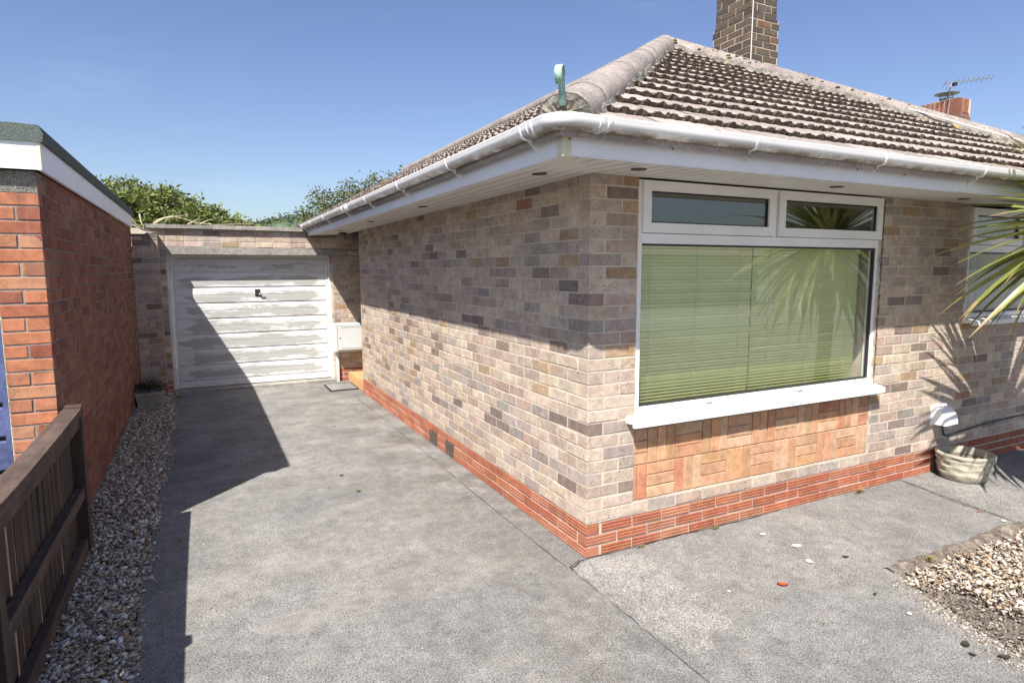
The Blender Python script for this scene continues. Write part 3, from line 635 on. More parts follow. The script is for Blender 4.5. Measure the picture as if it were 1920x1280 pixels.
# ---- roof
EX, EY, EZ, HH, RZ = -.53, -.56, 2.350, 3.40, 1.845
YB = 16.0; AX, AY, AZZ = EX+HH, EY+HH, EZ+RZ
dk = MB(); e = [(EX, EY), (EX+2*HH, EY), (EX+2*HH, YB), (EX, YB)]
vs = [(x, y, EZ-.06) for x, y in e]+[(AX, AY, AZZ-.06), (AX, YB-HH, AZZ-.06)]+[(x, y, EZ-.09) for x, y in e]
dk.add(vs, [(0, 1, 4), (1, 2, 5, 4), (2, 3, 5), (3, 0, 4, 5), (0, 6, 7, 1), (1, 7, 8, 2), (2, 8, 9, 3), (3, 9, 6, 0)]); roof = dk.build('roof', 'tile', house)
b = MB(); b.box(-.02, 6.2, 7.2, 15.5, 0, 2.3); b.build('wall', 'mortar', house)
TW, TG, TL = .30, .258, .31
def tile_mesh(seed):
    r = random.Random(seed); b = MB(); xs = []; n = 6
    for k in range(3):
        x0 = k*.10
        xs += [(x0+.0, .001), (x0+.030, 0.), (x0+.042, .005), (x0+.056, .0115), (x0+.076, .0115), (x0+.090, .005)]
    xs.append((.300, .001)); m = len(xs)
    tail = [(x+r.uniform(-.004, .004), r.uniform(-.007, .007), .0275+h*1.1+r.uniform(-.003, .003)) for x, h in xs]
    mid = [(x, TL*.5, .0145+h*.32) for x, h in xs]; head = [(x, TL, .002+h*.08) for x, h in xs]
    low = [(x, .008+r.uniform(-.006, .006), -.006+h*.1+r.uniform(-.012, .004)) for x, h in xs]
    nose = [(x, .012+r.uniform(-.008, .012), .0265+h*.95) for x, h in xs]
    b.add(tail+nose, [(i, i+1, m+i+1, m+i) for i in range(m-1)], mi=1)
    b.add(nose+mid+head, [(i, i+1, m+i+1, m+i) for i in range(m-1)]+[(m+i, m+i+1, 2*m+i+1, 2*m+i) for i in range(m-1)], mi=0)
    b.add(low+tail, [(i, i+1, m+i+1, m+i) for i in range(m-1)], mi=1)
    me = b.mesh('tile_shape'); me.materials.append(MT['tile']); me.materials.append(MT['moss']); return me
TM = [tile_mesh(i) for i in range(6)]
sl_ = math.hypot(HH, RZ); ct_, st_ = HH/sl_, RZ/sl_
def slope_M(side, u, v):
    if side == 'front': U, V = Vector((1, 0, 0)), Vector((0, ct_, st_)); O = Vector((EX, EY, EZ-.02))
    else: U, V = Vector((0, -1, 0)), Vector((ct_, 0, st_)); O = Vector((EX, EY, EZ-.02)); u = -u
    N = U.cross(V); p = O+(U*u if side == 'front' else Vector((0, -u, 0)))+V*v
    return Matrix(((U.x, V.x, N.x, p.x), (U.y, V.y, N.y, p.y), (U.z, V.z, N.z, p.z), (0, 0, 0, 1)))
cand = []
rows = int(sl_/TG)+1
for side, Lt in (('front', 2*HH), ('side', YB-EY)):
    for i in range(rows):
        v = i*TG-.035; inset = max(0., v)*ct_; off = (i % 2)*.1+.013*(i % 3)
        u = -TW+off-.0
        while u < Lt+TW:
            lo, hi = inset, Lt-inset
            inset2 = (v+TL)*ct_
            if u+TW > lo and u < hi:
                cut = u < inset2 or u+TW > Lt-inset2
                uu = u if side == 'front' else u+TW
                M = slope_M(side, uu, v) @ Matrix.Translation((rnd.uniform(-.003, .003), rnd.uniform(-.007, .007), rnd.uniform(-.002, .003))) @ Matrix.Rotation(rnd.uniform(-.007, .007), 4, 'Y')
                pts = [M @ Vector(q) for q in ((0, 0, .035), (TW, 0, .035), (TW, TG, .03), (0, TG, .03))]
                if side == 'front' or pts[0].y < 13: cand.append((area(pts), M, cut, side))
            u += TW
cand.sort(key=lambda t: -t[0]); rest = MB()
for i, (ar, M, cut, side) in enumerate(cand):
    me = TM[rnd.randrange(6)]
    if cut:
        bm = bmesh.new(); bm.from_mesh(me); bm.transform(M)
        planes = [((EX, EY, 0), (1, -1, 0)), ((EX+2*HH, EY, 0), (-1, -1, 0))] if side == 'front' else [((EX, EY, 0), (-1, 1, 0)), ((EX, YB, 0), (-1, -1, 0))]
        for co, no in planes:
            nn = Vector(no).normalized()
            bmesh.ops.bisect_plane(bm, geom=bm.verts[:]+bm.edges[:]+bm.faces[:], plane_co=co, plane_no=-nn if side == 'front' else -nn, clear_outer=False, clear_inner=False)
            kill = [f for f in bm.faces if (f.calc_center_median()-Vector(co)).dot((Vector((1, -1, 0)) if no == (1, -1, 0) else Vector((-1, -1, 0)) if no == (-1, -1, 0) else Vector((-1, 1, 0)))) < -1e-5 and False]
        def keep(f):
            c = f.calc_center_median(); dx0, dx1, dy = c.x-EX, EX+2*HH-c.x, c.y-EY
            if side == 'front': return dy <= dx0+1e-4 and dy <= dx1+1e-4
            return dx0 <= dy+1e-4 and dx0 <= YB-c.y+1e-4
        bmesh.ops.delete(bm, geom=[f for f in bm.faces if not keep(f)], context='FACES')
        if not bm.faces: bm.free(); continue
        if i < 300 and ar > 0:
            m2 = bpy.data.meshes.new('cut_tile_shape'); bm.to_mesh(m2); m2.materials.append(MT['tile']); m2.materials.append(MT['moss']); link('roof_tile', m2, roof)
        else:
            bm.verts.index_update()
            for f in bm.faces: rest.add([v.co for v in f.verts], [tuple(range(len(f.verts)))], None, f.material_index)
        bm.free()
    elif i < 300 and ar > 0: link('roof_tile', me, roof, None, M)
    else:
        o = len(rest.v); rest.v += [tuple(M @ v.co) for v in me.vertices]
        for p in me.polygons: rest.f.append(tuple(k+o for k in p.vertices)); rest.c.append(None); rest.mi.append(p.material_index); rest.sm.append(False)
tag(rest.build('tiling', ['tile', 'moss'], roof), kind='stuff')
# hip and ridge tiles: half-round, each lapping the one below
def ridge_run(p, q, r, name, L=.40, lift=0., taper=1.):
    p = Vector(p); q = Vector(q); d = (q-p).normalized(); a = d.cross(Vector((0, 0, 1))).normalized(); nrm = a.cross(d); n = max(1, round((q-p).length/L)); st = (q-p).length/n
    for i in range(n):
        b = MB(); k = 14; vs = []
        rr = r*rnd.uniform(.992, 1.008); rings = [(i*st-.022, rr*1.0, 0), (i*st-.018, rr*1.012, 0), (i*st+.02, rr*1.008, 0), (i*st+st*.5, rr*.998, 0), ((i+1)*st+.01, rr*.99, 0)]
        for (t, R, _) in rings:
            c = p+d*t+nrm*(lift-.03)
            for j in range(k+1):
                th = math.pi*(j/k)*1.12-math.pi*.06; w = 1+.025*mnoise.noise((t*1.7, j*.5, r*7)); vs.append(c+a*(R*math.cos(th)*w)+nrm*(R*math.sin(th)*.86*w))
        fs = [(g*(k+1)+j, g*(k+1)+j+1, (g+1)*(k+1)+j+1, (g+1)*(k+1)+j) for g in range(len(rings)-1) for j in range(k)]
        b.add(vs, fs, smooth=True); c = p+d*(i*st-.03)+nrm*(lift-.03)
        b.build(name, 'hip', roof)
    return d, a, nrm
zt = EZ+.035
d, a, nrm = ridge_run((EX+.06, EY+.06, zt), (AX, AY, AZZ+.03), .122, 'hip_tile')
ridge_run((EX+2*HH-.05, EY+.05, zt), (AX, AY, AZZ+.02), .125, 'hip_tile')
ridge_run((AX, AY+.05, AZZ+.012), (AX, YB-HH, AZZ+.012), .12, 'ridge_tile', .45)
# mortar closing the foot of the near hip and bedding along both hips
cp = MB(); k = 16; c0 = Vector((EX+.06, EY+.06, zt))-d*.019-nrm*.03; ring = []
for j in range(k+1):
    th = math.pi*1.12*j/k-math.pi*.06; ring.append(c0+a*(.120*math.cos(th))+nrm*(.104*math.sin(th)))
rings = [ring]
for q in (.75, .45, .15): rings.append([c0+(v-c0)*q-d*(.006+.016*rnd.random()) for v in ring])
cp.add([v for R in rings for v in R], [(g_*(k+1)+j, g_*(k+1)+j+1, (g_+1)*(k+1)+j+1, (g_+1)*(k+1)+j) for g_ in range(3) for j in range(k)]+[tuple(range(3*(k+1), 4*(k+1)))]); lo_ = [Vector((v.x, v.y, EZ-.03)) for v in (ring[0], ring[-1])]
cp.add([ring[0], ring[-1]]+lo_, [(0, 1, 3, 2)]); cp.build('mortar_cap', 'lichen', roof)
def bedding(p, q, sgn, r, dip):
    p = Vector(p); q = Vector(q); dd = (q-p).normalized(); aa = dd.cross(Vector((0, 0, 1))).normalized(); n = 70; b = MB(); vs = []
    for i in range(n+1):
        c = p+(q-p)*(i/n); j = .014*mnoise.noise((i*.8, r*5, sgn)); vs += [c+aa*sgn*(r-.02)+Vector((0, 0, .02)), c+aa*sgn*(r+.012+j)+Vector((0, 0, -.005-dip*.3)), c+aa*sgn*(r+.022+j*1.5)+Vector((0, 0, -dip))]
    b.add(vs, [(3*i+k, 3*i+k+1, 3*i+k+4, 3*i+k+3) for i in range(n) for k in range(2)]); b.build('hip_bedding', 'lichen', roof)
bedding((EX+.06, EY+.06, zt), (AX, AY, AZZ+.03), 1, .112, .085); bedding((EX+.06, EY+.06, zt), (AX, AY, AZZ+.03), -1, .112, .085)
bedding((EX+2*HH-.05, EY+.05, zt), (AX, AY, AZZ+.02), -1, .12, .08)
# curled hip iron at the corner
hi = MB(); path = []
D = Vector((-1, -1, 0)).normalized(); base = Vector((EX+.02, EY+.02, 2.39))
for i in range(4): path.append((0.0+.004*i, i*.028))
for i in range(15):
    t = math.radians(-10+i*22); path.append((.036-.036*math.cos(t)*(1-.02*i)+.012, .10+.040*math.sin(t)*(1-.015*i)+.012))
wv = Vector((1, -1, 0)).normalized()*.016; vs = []
for (o, z) in path:
    c = base+D*o+Vector((0, 0, z)); vs += [c-wv, c+wv]
hi.add(vs, [(2*i, 2*i+1, 2*i+3, 2*i+2) for i in range(len(path)-1)], smooth=True); o = hi.build('hip_iron', 'verdigris', roof); md = o.modifiers.new('thick', 'SOLIDIFY'); md.thickness = .004
# ---- chimney
CX, CY = 3.74, 2.42
chm = MB(); chm.box(CX+.004, CX+.455, CY+.004, CY+.565, 3.2, 4.53); chm.box(CX+.027, CX+.434, CY+.027, CY+.544, 4.53, 5.6); chm = chm.build('chimney', 'mortar', house)
items = []
for (za, zb, ins) in ((3.45, 4.535, 0.), (4.535, 5.5, .022)):
    WA = Wall((CX+ins, CY+ins, 0), (1, 0, 0), (0, -1, 0)); WB = Wall((CX+ins, CY+ins, 0), (0, 1, 0), (-1, 0, 0))
    items += [(WA, chm)+c+(pick('chim'),) for c in courses(0, .462-2*ins, za, zb, corner0=True, phase=0)]
    items += [(WB, chm)+c+(pick('chim'),) for c in courses(0, .572-2*ins, za, zb, corner0=True, phase=1)]
lay(items, 'chimney_brick', 'chim', 300, .10)
fl = MB(); fl.box(CX-.05, CX+.5, CY-.05, CY+.6, 3.45, 3.80, jit=.03); fl.build('lead_flashing', 'lichen', chm)
for k, (p0, p1) in enumerate([((CX-.01, CY-.012), 0), ]):
    pass
tc = MB(); tc.tube([(CX+.02, CY-.012, 5.5), (CX+.022, CY-.012, 4.6), (CX+.014, CY-.014, 3.95), (CX+.0, CY-.03, 3.86)], .006, 6)
tag(tc.build('aerial_cable', 'wire'), 'pale cable running down the corner of the dark brick chimney', 'cable')
cb = []
def roofz(x, y): return EZ+RZ/HH*min(y-EY, x-EX, EX+2*HH-x)+.062
for t in range(41):
    s = t/40; x = 3.72+(5.75-3.72)*s; y = 2.02+(-.45-2.02)*s+.05*math.sin(s*9); cb.append((x, min(y, 9), roofz(x, y)))
tc = MB(); tc.tube(cb, .007, 6); tag(tc.build('aerial_cable', 'wire'), 'thin pale cable trailing down across the front roof tiles', 'cable')
# moss and lichen cushions along the hips
def cushions(name, n, fpos, size, cols, label, par):
    g = np.random.default_rng(4); b = MB()
    for i in range(n):
        p = Vector(fpos(i)); s = rnd.uniform(*size); c = rnd.choice(cols); vs = []
        for r_, z in ((1, 0), (.8, .45), (.35, .62)):
            vs += [p+Vector((s*r_*math.cos(k*1.047)*rnd.uniform(.7, 1.2), s*r_*math.sin(k*1.047)*rnd.uniform(.7, 1.2), s*z-.004)) for k in range(6)]
        b.add(vs, [(q*6+k, q*6+(k+1) % 6, q*6+6+(k+1) % 6, q*6+6+k) for q in range(2) for k in range(6)]+[tuple(range(12, 18))], c)
    return tag(b.build(name, 'gravel', par), kind='stuff')
def along_right(i):
    t = rnd.random()**1.3*.55; c = Vector((AX, AY, AZZ)).lerp(Vector((EX+2*HH, EY, EZ)), t); w = rnd.uniform(-.115, .09); return c+Vector((w*.7, w*.7, .105*math.sqrt(1-(w/.125)**2)-.018-(.25*w if w > 0 else 0)))
cushions('moss_cushions', 170, along_right, (.010, .030), [(.09, .07, .03), (.05, .045, .025), (.22, .16, .06), (.20, .18, .13), (.12, .11, .04)], '', roof)
def on_tiles(i):
    k = min(12, int(rnd.random()**1.4*13)); ins_ = k*TG*ct_; x = rnd.uniform(EX+ins_+.15, EX+2*HH-ins_-.15); y = EY+(k*TG-.03)*ct_; z = EZ-.02+(k*TG-.03)*st_; return (x, y-.006, z+.02+rnd.uniform(-.01, .018))
cushions('moss_cushions', 420, on_tiles, (.008, .02), [(.045, .037, .025), (.07, .06, .035), (.10, .09, .05)], '', roof)
# ---- extractor hood, its cable, the step
ev = MB(); N = 9
prof = [(-.0, .56)]+[(-.105*math.sin(t*math.pi/2/N), .43+.13*math.cos(t*math.pi/2/N)) for t in range(1, N+1)]+[(-.11, .418), (-.0, .418)]
m_ = len(prof); ev.add([(x, y-.001, z) for x in (3.39, 3.575) for y, z in prof], [(i, i+m_, (i+1) % m_+m_, (i+1) % m_) for i in range(m_)]+[tuple(range(m_)), tuple(range(m_, 2*m_))[::-1]]); ev.box(3.375, 3.59, -.006, .004, .405, .575)
ev.build('vent_hood', 'upvc', house)
tc = MB(); tc.tube([(3.53, -.012, .42), (3.535, -.014, .36), (3.56, -.014, .31), (3.60, -.014, .292), (3.75, -.012, .30), (4.1, -.012, .325), (4.6, -.012, .335), (5.3, -.012, .34)], .006, 6); tc.build('cable', 'blackwire', house)
stp = MB(); stp.box(.03, 1.2, 5.60, 6.58, 0, .125); stp = stp.build('door_step', 'cast', house)
for i in range(4):
    for j in range(6): box('step_tile', 'quarry', stp, .022+.25*i, .268+.25*i, 5.592+.165*j, 5.752+.165*j, .126, .142)
for j in range(6): box('riser_tile', 'quarry', stp, .014, .028, 5.592+.165*j, 5.752+.165*j, .004, .124)
# lamp under the soffit
lz = sofz(-.13, 5.93)
lt = thing('soffit_lamp', (-.13, 5.95, lz), 'small round bulkhead lamp with dark base under the soffit by the garage', 'lamp')
v = MB(); v.lathe((-.13, 5.95, lz), [(0, -.03), (.05, -.03), (.056, -.02), (.056, -.001)], 20); v.build('base', 'lamp', lt)
v = MB(); v.lathe((-.13, 5.95, lz), [(0, -.10), (.022, -.097), (.040, -.08), (.047, -.055), (.047, -.031)], 20); v.build('glass_shade', 'slot', lt)

# ================================================================== ATTACHED GARAGE AT THE END OF THE DRIVE
GY = 6.65; GDY = 6.845
gar = thing('garage', (-1.25, GY, 0), 'flat-roofed buff brick garage closing the end of the driveway', 'garage')
gw = MB(); gw.box(-2.72, -2.345, GY+.004, GY+.24, 0, 1.905); gw.box(-.155, 1.2, GY+.004, GY+.24, 0, 1.905); gw.box(-2.72, 1.2, GY+.004, GY+.24, 2.005, 2.245); gw.box(-2.70, -2.415, GY-.186, GY+.004, 0, 2.13)
gw.box(-2.72, 1.2, GY+2.5, GY+2.6, 0, 2.2); gw.box(-2.72, 1.2, GY+.24, GY+2.5, 2.15, 2.2)
gw = gw.build('wall', 'mortar', gar)
WG = Wall((0, GY, 0), (1, 0, 0), (0, -1, 0)); items = []; itp = []
for (a, b, z0, z1) in ((-2.41, -2.345, .21, 1.9), (-.155, 1.0, .21, 1.9), (-.155, 1.0, 1.91, 2.0), (-2.55, 1.0, 2.012, 2.236)):
    items += [(WG, gw)+c+(pick('buff'),) for c in courses(a, b, z0, z1)]
WJ = Wall((-.155, 0, 0), (0, 1, 0), (-1, 0, 0)); items += [(WJ, gw)+c+(pick('buff'),) for c in courses(GY, GY+.19, .21, 1.9)]
WPi = Wall((0, GY-.19, 0), (1, 0, 0), (0, -1, 0)); WPs = Wall((-2.41, GY-.19, 0), (0, 1, 0), (1, 0, 0))
items += [(WPi, gw)+c+(pick('buff'),) for c in courses(-2.70, -2.41, .21, 2.12)]+[(WPs, gw)+c+(pick('buff'),) for c in courses(0, .19, .21, 2.12, phase=1)]
lay(items, 'brick', 'buff', 300, .09)
itp = [(WG, gw)+c+(pick('plinth'),) for c in courses(-.155, 1.0, 0, .205, .228, .069, j=.012)]+[(WPi, gw)+c+(pick('plinth'),) for c in courses(-2.70, -2.41, 0, .205, .228, .069, j=.012)]+[(WG, gw)+c+(pick('plinth'),) for c in courses(-2.41, -2.345, 0, .205, .228, .069, j=.012)]
lay(itp, 'plinth_brick', 'plinth', 300, .09, 3)
lin = MB(); lin.box(-2.405, -.02, GY-.012, GY+.185, 1.908, 2.004, jit=.003); lin.build('lintel', 'cast', gar)
for i in range(4): MB().box(-2.57+.82*i, -2.57+.82*(i+1)-.006, GY-.055, GY+.30, 2.248, 2.302, jit=.004).build('coping_stone', 'cast', gar)
cap = MB(); cap.box(-2.715, -2.40, GY-.205, GY+.0, 2.131, 2.165, jit=.014); cap.build('pier_capping', 'old_cast', gar)
box('roof', 'felt', gar, -2.72, 1.2, GY+.3, GY+2.6, 2.205, 2.235)
th = MB(); th.box(-2.345, -.155, GY-.02, GDY+.1, -.02, .028, jit=.003); th.build('threshold', 'cast', gar)
dr = MB(); dr.box(-2.343, -2.303, GDY-.02, GDY+.05, .03, 1.905); dr.box(-.195, -.157, GDY-.02, GDY+.05, .03, 1.905); dr.box(-2.303, -.195, GDY-.012, GDY+.05, 1.868, 1.905); dr.build('door_frame', 'whitewood', gar)
door = MB(); door.box(-2.300, -.198, GDY+.018, GDY+.04, .04, 1.866); door = door.build('garage_door', 'flake', gar)
zs = [.130, .345, .567, .785, 1.005, 1.226, 1.447, 1.664, 1.866]
for i in range(8):
    z0, z1 = zs[i]+.005, zs[i+1]-.005; zm = (z0+z1)/2; q = MB(); yb, yf = GDY+.018, GDY+.003
    pr_ = [(yb, z0), (yf, z0+.010), (yf, zm-.006), (yf+.004, zm), (yf, zm+.006), (yf, z1-.016), (yb, z1)]; m_ = len(pr_)
    q.add([(x, y, z) for x in (-2.262, -.236) for y, z in pr_], [(k, k+m_, k+1+m_, k+1) for k in range(m_-1)]+[tuple(range(m_)), tuple(range(2*m_-1, m_-1, -1))]); q.build('panel', 'flake', door)
q = MB(); q.box(-2.298, -2.266, GDY+.001, GDY+.018, .042, 1.862); q.box(-.232, -.200, GDY+.001, GDY+.018, .042, 1.862); q.box(-2.266, -.232, GDY-.003, GDY+.018, .042, .124); q.build('door_stile', 'whitewood', door)
q = MB(); q.box(-1.235, -1.165, GDY-.003, GDY+.006, 1.31, 1.415); q.build('lock_plate', 'dark', door)
q = MB(); q.lathe((0, 0, 0), [(0, .03), (.012, .03), (.016, .012), (.016, 0)], 14); q.box(-.006, .05, -.009, .009, .024, .034); o = q.build('handle', 'steel', door); o.matrix_basis = Matrix.Translation((-1.172, GDY-.003, 1.345)) @ Matrix.Rotation(math.pi/2, 4, 'X')
# gas meter box
mb = thing('meter_box', (0, 6.55, .455), 'white plastic gas meter box on the wall between garage door and step', 'meter box')
q = MB(); q.box(-.20, .24, 6.47, 6.648, .465, .895); o = q.build('case', 'meter', mb); md = o.modifiers.new('bevel', 'BEVEL'); md.width = .018; md.segments = 3
q = MB(); q.box(-.145, .232, 6.455, 6.4695, .495, .855); o = q.build('door', 'meter', mb); md = o.modifiers.new('bevel', 'BEVEL'); md.width = .004; md.segments = 2
q = MB(); q.box(-.154, .238, 6.4660, 6.4715, .488, .862); q.build('door_gap', 'slot', mb)
for z in (.835, .515):
    q = MB(); x = -.10
    while x < .2: q.box(x, x+.008, 6.4535, 6.456, z, z+.011); x += .0135
    q.build('vent_slots', 'slot', mb)
q = MB(); q.lathe((0, 0, 0), [(0, .006), (.008, .006), (.009, 0)], 12); o = q.build('lock', 'slot', mb); o.matrix_basis = Matrix.Translation((-.118, 6.4535, .685)) @ Matrix.Rotation(math.pi/2, 4, 'X')
q = MB(); q.box(-.155, -.115, 6.60, 6.64, .0, .462); q.build('pipe_cover', 'meter', mb)
# grating set in the drive
dg = thing('drain_grating', (-.2, 6.1, 0), 'ribbed metal grating in a dark frame on the drive beside the step', 'grating')
q = MB()
for a in ((-.395, -.375, 5.83, 6.37), (-.02, .0, 5.83, 6.37), (-.375, -.02, 5.83, 5.852), (-.375, -.02, 6.348, 6.37)): q.box(a[0], a[1], a[2], a[3], .001, .016)
q.build('frame', 'dark', dg)
for i in range(24): box('rib', 'steel', dg, -.374, -.021, 5.855+i*.0205, 5.869+i*.0205, .004, .017)
box('base', 'slot', dg, -.375, -.02, 5.852, 6.348, .0015, .005)
# dead climber lying on the parapet
br = thing('bare_branch', (-2.4, 6.75, 2.3), 'bleached bare branches lying over the left end of the garage parapet', 'branch')
for k, P in enumerate([[(-2.50, 6.85, 2.28), (-2.40, 6.8, 2.37), (-2.25, 6.8, 2.42), (-2.12, 6.82, 2.40), (-1.95, 6.85, 2.345), (-1.7, 6.86, 2.325), (-1.45, 6.9, 2.345), (-1.2, 6.95, 2.36)], [(-2.47, 6.8, 2.30), (-2.33, 6.75, 2.39), (-2.15, 6.78, 2.43), (-2.05, 6.85, 2.45)], [(-2.36, 6.8, 2.305), (-2.30, 6.78, 2.36), (-2.22, 6.76, 2.41)],
                       [(-2.72, 6.5, 2.30), (-2.62, 6.46, 2.24), (-2.52, 6.47, 2.19), (-2.46, 6.5, 2.18)], [(-2.70, 6.45, 2.38), (-2.64, 6.45, 2.28), (-2.56, 6.46, 2.22), (-2.44, 6.50, 2.175)], [(-2.60, 6.6, 2.42), (-2.59, 6.55, 2.33), (-2.56, 6.52, 2.25)], [(-2.05, 6.84, 2.32), (-1.98, 6.82, 2.36), (-1.9, 6.8, 2.41)], [(-1.9, 6.84, 2.33), (-1.82, 6.8, 2.37), (-1.75, 6.78, 2.40)]]):
    MB().tube(P, [.011-.008*i/(len(P)-1) for i in range(len(P))], 6).build('stem', 'twig', br)
box('debris', 'twig', br, -2.56, -2.44, 6.47, 6.56, 2.166, 2.19, jit=.02)

# ================================================================== NEIGHBOUR'S RED BRICK GARAGE
NX, NY0, NY1, NZ = -2.70, 1.30, 6.42, 2.225
ng = thing('brick_garage', (-4, 3.8, 0), 'red brick garage with white fascia and green felt roof left of the drive', 'garage')
nw = MB(); nw.box(NX-.22, NX-.004, NY0+.22, NY1, -.1, NZ); nw.box(NX-.211, NX-.004, NY0+.004, NY0+.22, -.1, NZ-.10); nw.box(-5.6, -5.2, NY0+.004, NY0+.25, -.1, NZ-.1); nw.box(-5.6, -5.4, NY0+.25, NY1, -.1, NZ); nw.box(-5.4, NX-.22, NY1-.2, NY1, -.1, NZ)
nw = nw.build('wall', 'mortar_grey', ng)
WN = Wall((NX, NY0, 0), (0, 1, 0), (1, 0, 0)); WNF = Wall((NX, NY0, 0), (-1, 0, 0), (0, -1, 0))
cs = courses(0, NY1-NY0, -.06, NZ, corner0=True, phase=1)
items = [(WN, nw)+c+(tuple(v*k_ for v, k_ in zip(pick('red'), (.68, .60, .62))),) for c in cs]  # side wall bricks: shade put into the colour, along with soot
z = -.06; k = 0                               # pier: one stretcher, then two headers, turn and turn about
while z < NZ-.12:
    zt_ = min(z+.065, NZ-.12)
    for (a, b) in (((0, .215),) if k % 2 == 0 else ((0, .1025), (.1125, .215))): items.append((WNF, nw, a, b, z, zt_, pick('red')))
    z += .075; k += 1
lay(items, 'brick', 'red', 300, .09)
q = MB(); q.box(-5.6, NX-.001, NY0-.003, NY0+.2, NZ-.118, NZ-.002, jit=.003); q.build('lintel', 'old_cast', ng)
q = MB(); q.box(NX-.0, NX+.012, NY0+.0, NY1, .03, .10, jit=.004); q.build('mortar_fillet', 'old_cast', ng)
q = MB(); q.box(NX+.012, NX+.032, NY0-.034, NY1-.08, NZ, 2.378); q.build('fascia', 'white_paint', ng)
q = MB(); q.box(-5.7, NX+.030, NY0-.052, NY0-.034, NZ, 2.376); q.build('fascia', 'white_paint', ng)
q = MB(); q.box(NX+.020, NX+.0345, NY0-.0545, NY0-.05, NZ-.002, 2.378); q.build('fascia_corner', 'yellowed', ng)
q = MB(); vs = []
for (y, s) in ((NY0-.065, 0), (NY0+.03, 1), (NY1-.1, 1)):
    for (x, zz) in ((-5.75, 2.37), (NX+.047, 2.37), (NX+.055, 2.41), (NX+.035, 2.455), (NX-.08, 2.475 if s else 2.455), (-5.75, 2.475 if s else 2.455)): vs.append((x, y, zz+(rnd.uniform(-.003, .003))))
q.add(vs, [(r_*6+i, r_*6+(i+1) % 6, r_*6+6+(i+1) % 6, r_*6+6+i) for r_ in range(2) for i in range(6)]+[tuple(range(6)), tuple(range(17, 11, -1))]); q.build('felt_roof', 'felt', ng)
gd = box('garage_door', 'dark', ng, -5.18, -2.925, NY0+.075, NY0+.09, -.05, 2.09)
z = 0.
while z < 2.0:
    q = MB(); q.add([(x, y, zz) for x in (-5.16, -2.955) for (y, zz) in ((NY0+.074, z+.008), (NY0+.056, z+.020), (NY0+.060, z+.168), (NY0+.074, z+.180))], [(i, i+4, i+5, i+1) for i in range(3)]+[(0, 1, 2, 3), (7, 6, 5, 4)]); q.build('panel', 'blue', gd); z += .19
q = MB(); q.box(-2.953, -2.930, NY0+.05, NY0+.076, -.05, 2.09); q.build('door_edge', 'blue', gd)
q = MB(); q.box(-2.926, -2.916, NY0+.04, NY0+.1, -.05, 2.09); q.build('door_frame', 'verdigris', ng)

# ================================================================== LOW FENCE BESIDE THE GRAVEL
fc = thing('picket_fence', (-2.6, .3, 0), 'low dark brown timber fence of close pales along the gravel', 'fence')
FXX = -2.632
for (y, h) in ((1.30, .925), (-.40, .965), (-2.3, .93)):
    q = MB(); q.box(FXX-.035, FXX+.04, y-.035, y+.04, -.05, h, jit=.004); q.build('post', 'fence', fc)
q = MB(); q.box(NX+.003, FXX-.037, 1.30, 1.345, -.02, .90, jit=.002); q.build('light_stop_strip', 'fence', fc)  # added strip, blocks sun through the gap between post and garage wall
y = -2.2
while y < 1.27:
    if not (-.46 < y < -.36): 
        q = MB(); w = .075+rnd.uniform(-.003, .002); xo = rnd.uniform(-.005, .0); q.box(FXX-.041+xo, FXX-.0125+xo, y, y+w, .03, .865, jit=.003); q.build('pale', 'fence', fc)
    y += .098
def rail(y0, y1, x0, x1, z0, z1, tilt=0.):
    q = MB(); n = 6; vs = []
    for i in range(n+1):
        yy = y0+(y1-y0)*i/n; s = .006*math.sin(yy*2.1+z0*5)
        vs += [(x0, yy, z0+s), (x1, yy, z0+s), (x1, yy, z1+s-tilt), (x0, yy, z1+s)]
    q.add(vs, [(4*i+k, 4*i+(k+1) % 4, 4*i+4+(k+1) % 4, 4*i+4+k) for i in range(n) for k in range(4)]+[(0, 1, 2, 3), (4*n+3, 4*n+2, 4*n+1, 4*n)]); q.build('rail', 'rail', fc)
for (a, b) in ((-.362, 1.262), (-2.26, -.438)):
    rail(a, b, FXX-.011, FXX+.034, .805, .866); rail(a, b, FXX-.036, FXX+.046, .868, .917, .008); rail(a, b, FXX-.011, FXX+.030, .40, .465); rail(a, b, FXX-.011, FXX+.026, .02, .15)

# ================================================================== POTS AND PLANTS
def sword(L, w, droop, seg=8, brown=0.):
    b = MB(); vs = []
    for i in range(seg+1):
        t = i/seg; ww = w*(.55+1.6*t-2.15*t*t if t < .35 else .9*(1-((t-.35)/.65)**1.6))+.0008; x = L*t; z = -droop*L*t**2.2
        vs += [(x, -ww, z+ww*.45), (x, 0, z), (x, ww, z+ww*.45)]
    for i in range(seg):
        t = i/seg
        g1 = (.18, .21, .05) if t < .85 else (.33, .24, .11)
        g2 = (.33, .335, .10) if t < .85 else (.38, .29, .15)
        if brown: g1 = g2 = (.26, .18, .10)
        o = 3*i; b.add(vs[o:o+6], [(0, 1, 4, 3)], g1); b.add(vs[o:o+6], [(1, 2, 5, 4)], g2)
    return b.mesh('sword_leaf_shape')
PX, PY, PZ = 3.43, -1.02, 2.06
pl = thing('spiky_palm', (PX, PY, -.05), 'spiky cabbage palm with long yellow-green sword leaves by the second window', 'plant')
b = MB(); pts = [(PX+.10*math.sin(t*2.2)-.06, PY+.03*math.sin(t*3), -.1+(PZ+.02)*t) for t in [i/12 for i in range(13)]]; b.tube(pts, [.075-.02*i/12+.006*rnd.random() for i in range(13)], 12); b.build('trunk', 'bark', pl)
